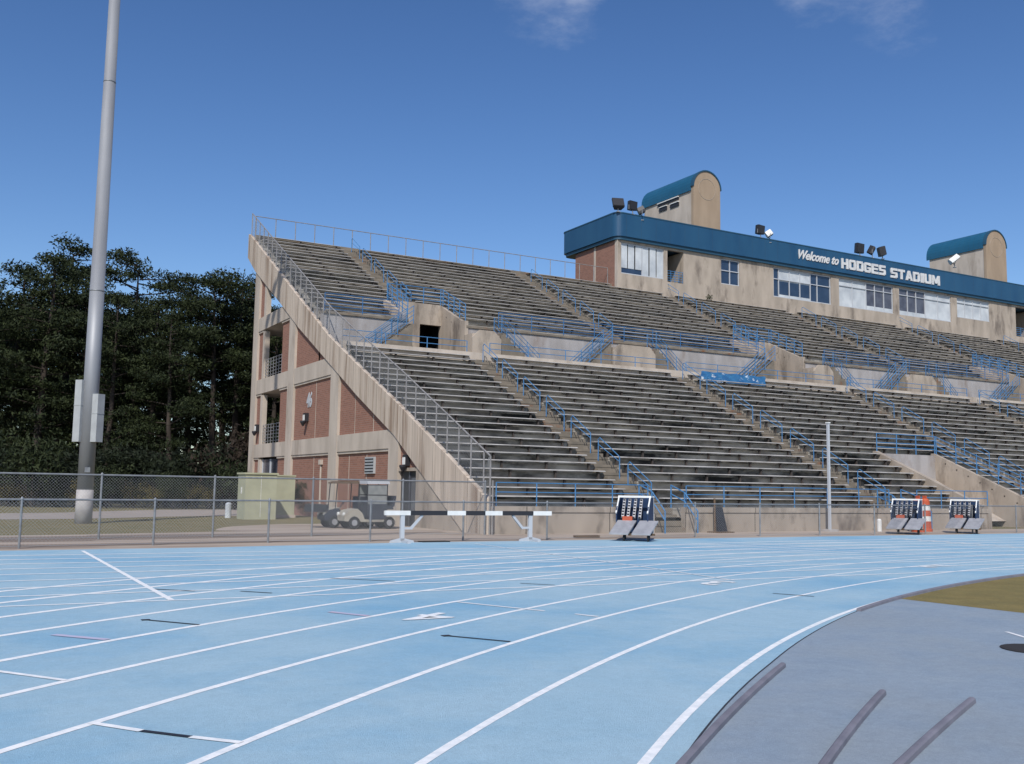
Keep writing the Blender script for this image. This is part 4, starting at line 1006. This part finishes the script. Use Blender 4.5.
# far wood mass so that no bare horizon shows
b=MB(); rng=random.Random(11)
for i in range(560):
    px=rng.uniform(-260,420); dp=rng.uniform(100,118); x,y=along(px,dp)
    if 196<px<214: continue
    tuft(b,(x,y,rng.choice((rng.uniform(.3,5),rng.uniform(.5,12.5)))),3.0,60,rng,1.0,.8)
o=b.build('far_wood',M['needle_dark'],fixn=False); tag(o,'dense dark wood closing the view behind the pines','wood',kind='stuff')
# ------------------------------------------------------------------ sky, sun, camera
SD=Vector((-.61,-.793,0)).normalized(); EL=math.radians(44)
w=bpy.data.worlds.new('World'); bpy.context.scene.world=w; w.use_nodes=True; nt=w.node_tree; L=nt.links
bg=nt.nodes['Background']; sky=ND(nt,'ShaderNodeTexSky'); sky.sky_type='NISHITA'; sky.sun_disc=False; sky.sun_elevation=EL; sky.sun_rotation=math.atan2(SD.x,SD.y)%(2*PI)
sky.altitude=0; sky.air_density=1.0; sky.dust_density=.6; sky.ozone_density=3.0
tc=ND(nt,'ShaderNodeTexCoord')
def cloudmask(cx,cy,cz,r0,r1,seed):
    d=ND(nt,'ShaderNodeVectorMath',operation='DISTANCE'); L.new(tc.outputs['Generated'],d.inputs[0]); d.inputs[1].default_value=(cx,cy,cz)
    r=ND(nt,'ShaderNodeMapRange'); r.inputs['From Min'].default_value=r1; r.inputs['From Max'].default_value=r0; L.new(d.outputs['Value'],r.inputs['Value']); return r
CLOUDS=[]
import os
def dirof(px,py):
    R=Vector((.87011,-.49262,.01514));U=Vector((-.06549,-.08512,.99422));F=Vector((.48848,.86607,.10632)); return (R*(px-512)+U*(382-py)+F*996.6).normalized()
nz=ND(nt,'ShaderNodeTexNoise'); nz.inputs['Scale'].default_value=9; nz.inputs['Detail'].default_value=7; nz.inputs['Roughness'].default_value=.6
mpn=ND(nt,'ShaderNodeMapping'); mpn.inputs['Scale'].default_value=(1,1,2.2); L.new(tc.outputs['Generated'],mpn.inputs[0]); L.new(mpn.outputs[0],nz.inputs['Vector'])
acc=None
for (cx,cy,r0,r1) in ((822,-28,.01,.085),(578,-14,.01,.055),(870,-60,.02,.12),(560,-40,.02,.10)):
    d=dirof(cx,cy); r=cloudmask(d.x,d.y,d.z,r0,r1,0)
    if acc is None: acc=r.outputs[0]
    else:
        mxn=ND(nt,'ShaderNodeMath',operation='MAXIMUM'); L.new(acc,mxn.inputs[0]); L.new(r.outputs[0],mxn.inputs[1]); acc=mxn.outputs[0]
sm=ND(nt,'ShaderNodeMath',operation='MULTIPLY_ADD'); L.new(acc,sm.inputs[0]); sm.inputs[1].default_value=.55; L.new(nz.outputs['Fac'],sm.inputs[2])
cr=ND(nt,'ShaderNodeMapRange'); cr.interpolation_type='SMOOTHSTEP'; cr.inputs['From Min'].default_value=.72; cr.inputs['From Max'].default_value=1.15; cr.inputs['To Max'].default_value=.42; L.new(sm.outputs[0],cr.inputs['Value'])
hs=ND(nt,'ShaderNodeHueSaturation'); hs.inputs['Saturation'].default_value=1.22; hs.inputs['Hue'].default_value=.509; L.new(sky.outputs[0],hs.inputs['Color'])
sz=ND(nt,'ShaderNodeSeparateXYZ'); L.new(tc.outputs['Generated'],sz.inputs[0])
gz=ND(nt,'ShaderNodeMapRange'); gz.inputs['From Min'].default_value=0; gz.inputs['From Max'].default_value=.55; gz.inputs['To Min'].default_value=1.02; gz.inputs['To Max'].default_value=.80; L.new(sz.outputs[2],gz.inputs['Value']); L.new(gz.outputs[0],hs.inputs['Value'])
mix=ND(nt,'ShaderNodeMix',data_type='RGBA'); L.new(cr.outputs[0],mix.inputs['Factor']); L.new(hs.outputs[0],mix.inputs['A']); mix.inputs['B'].default_value=(5.2,5.6,6.6,1)
L.new(mix.outputs['Result'],bg.inputs['Color']); bg.inputs['Strength'].default_value=.135
sun=bpy.data.lights.new('sun','SUN'); sun.energy=4.1; sun.angle=math.radians(.53); sun.color=(1,.955,.885)
so=bpy.data.objects.new('sun',sun); C.objects.link(so)
dirv=Vector((SD.x*math.cos(EL),SD.y*math.cos(EL),math.sin(EL))); so.rotation_euler=dirv.to_track_quat('Z','Y').to_euler()
cam=bpy.data.cameras.new('camera'); co=bpy.data.objects.new('camera',cam); C.objects.link(co)
cam.sensor_width=36; cam.lens=996.567/1024*36; cam.clip_end=5000; cam.clip_start=.05
R=Vector((.87011128,-.49262264,.01514288));U=Vector((-.06549271,-.08511719,.99421616));F=Vector((.48848446,.86607044,.10632462))
co.matrix_world=Matrix(((R.x,U.x,-F.x,0),(R.y,U.y,-F.y,0),(R.z,U.z,-F.z,1.62),(0,0,0,1)))
sc=bpy.context.scene; sc.camera=co
sc.view_settings.view_transform='Standard'; sc.view_settings.look='None'; sc.view_settings.exposure=0
sc.render.engine='CYCLES'; sc.cycles.max_bounces=5
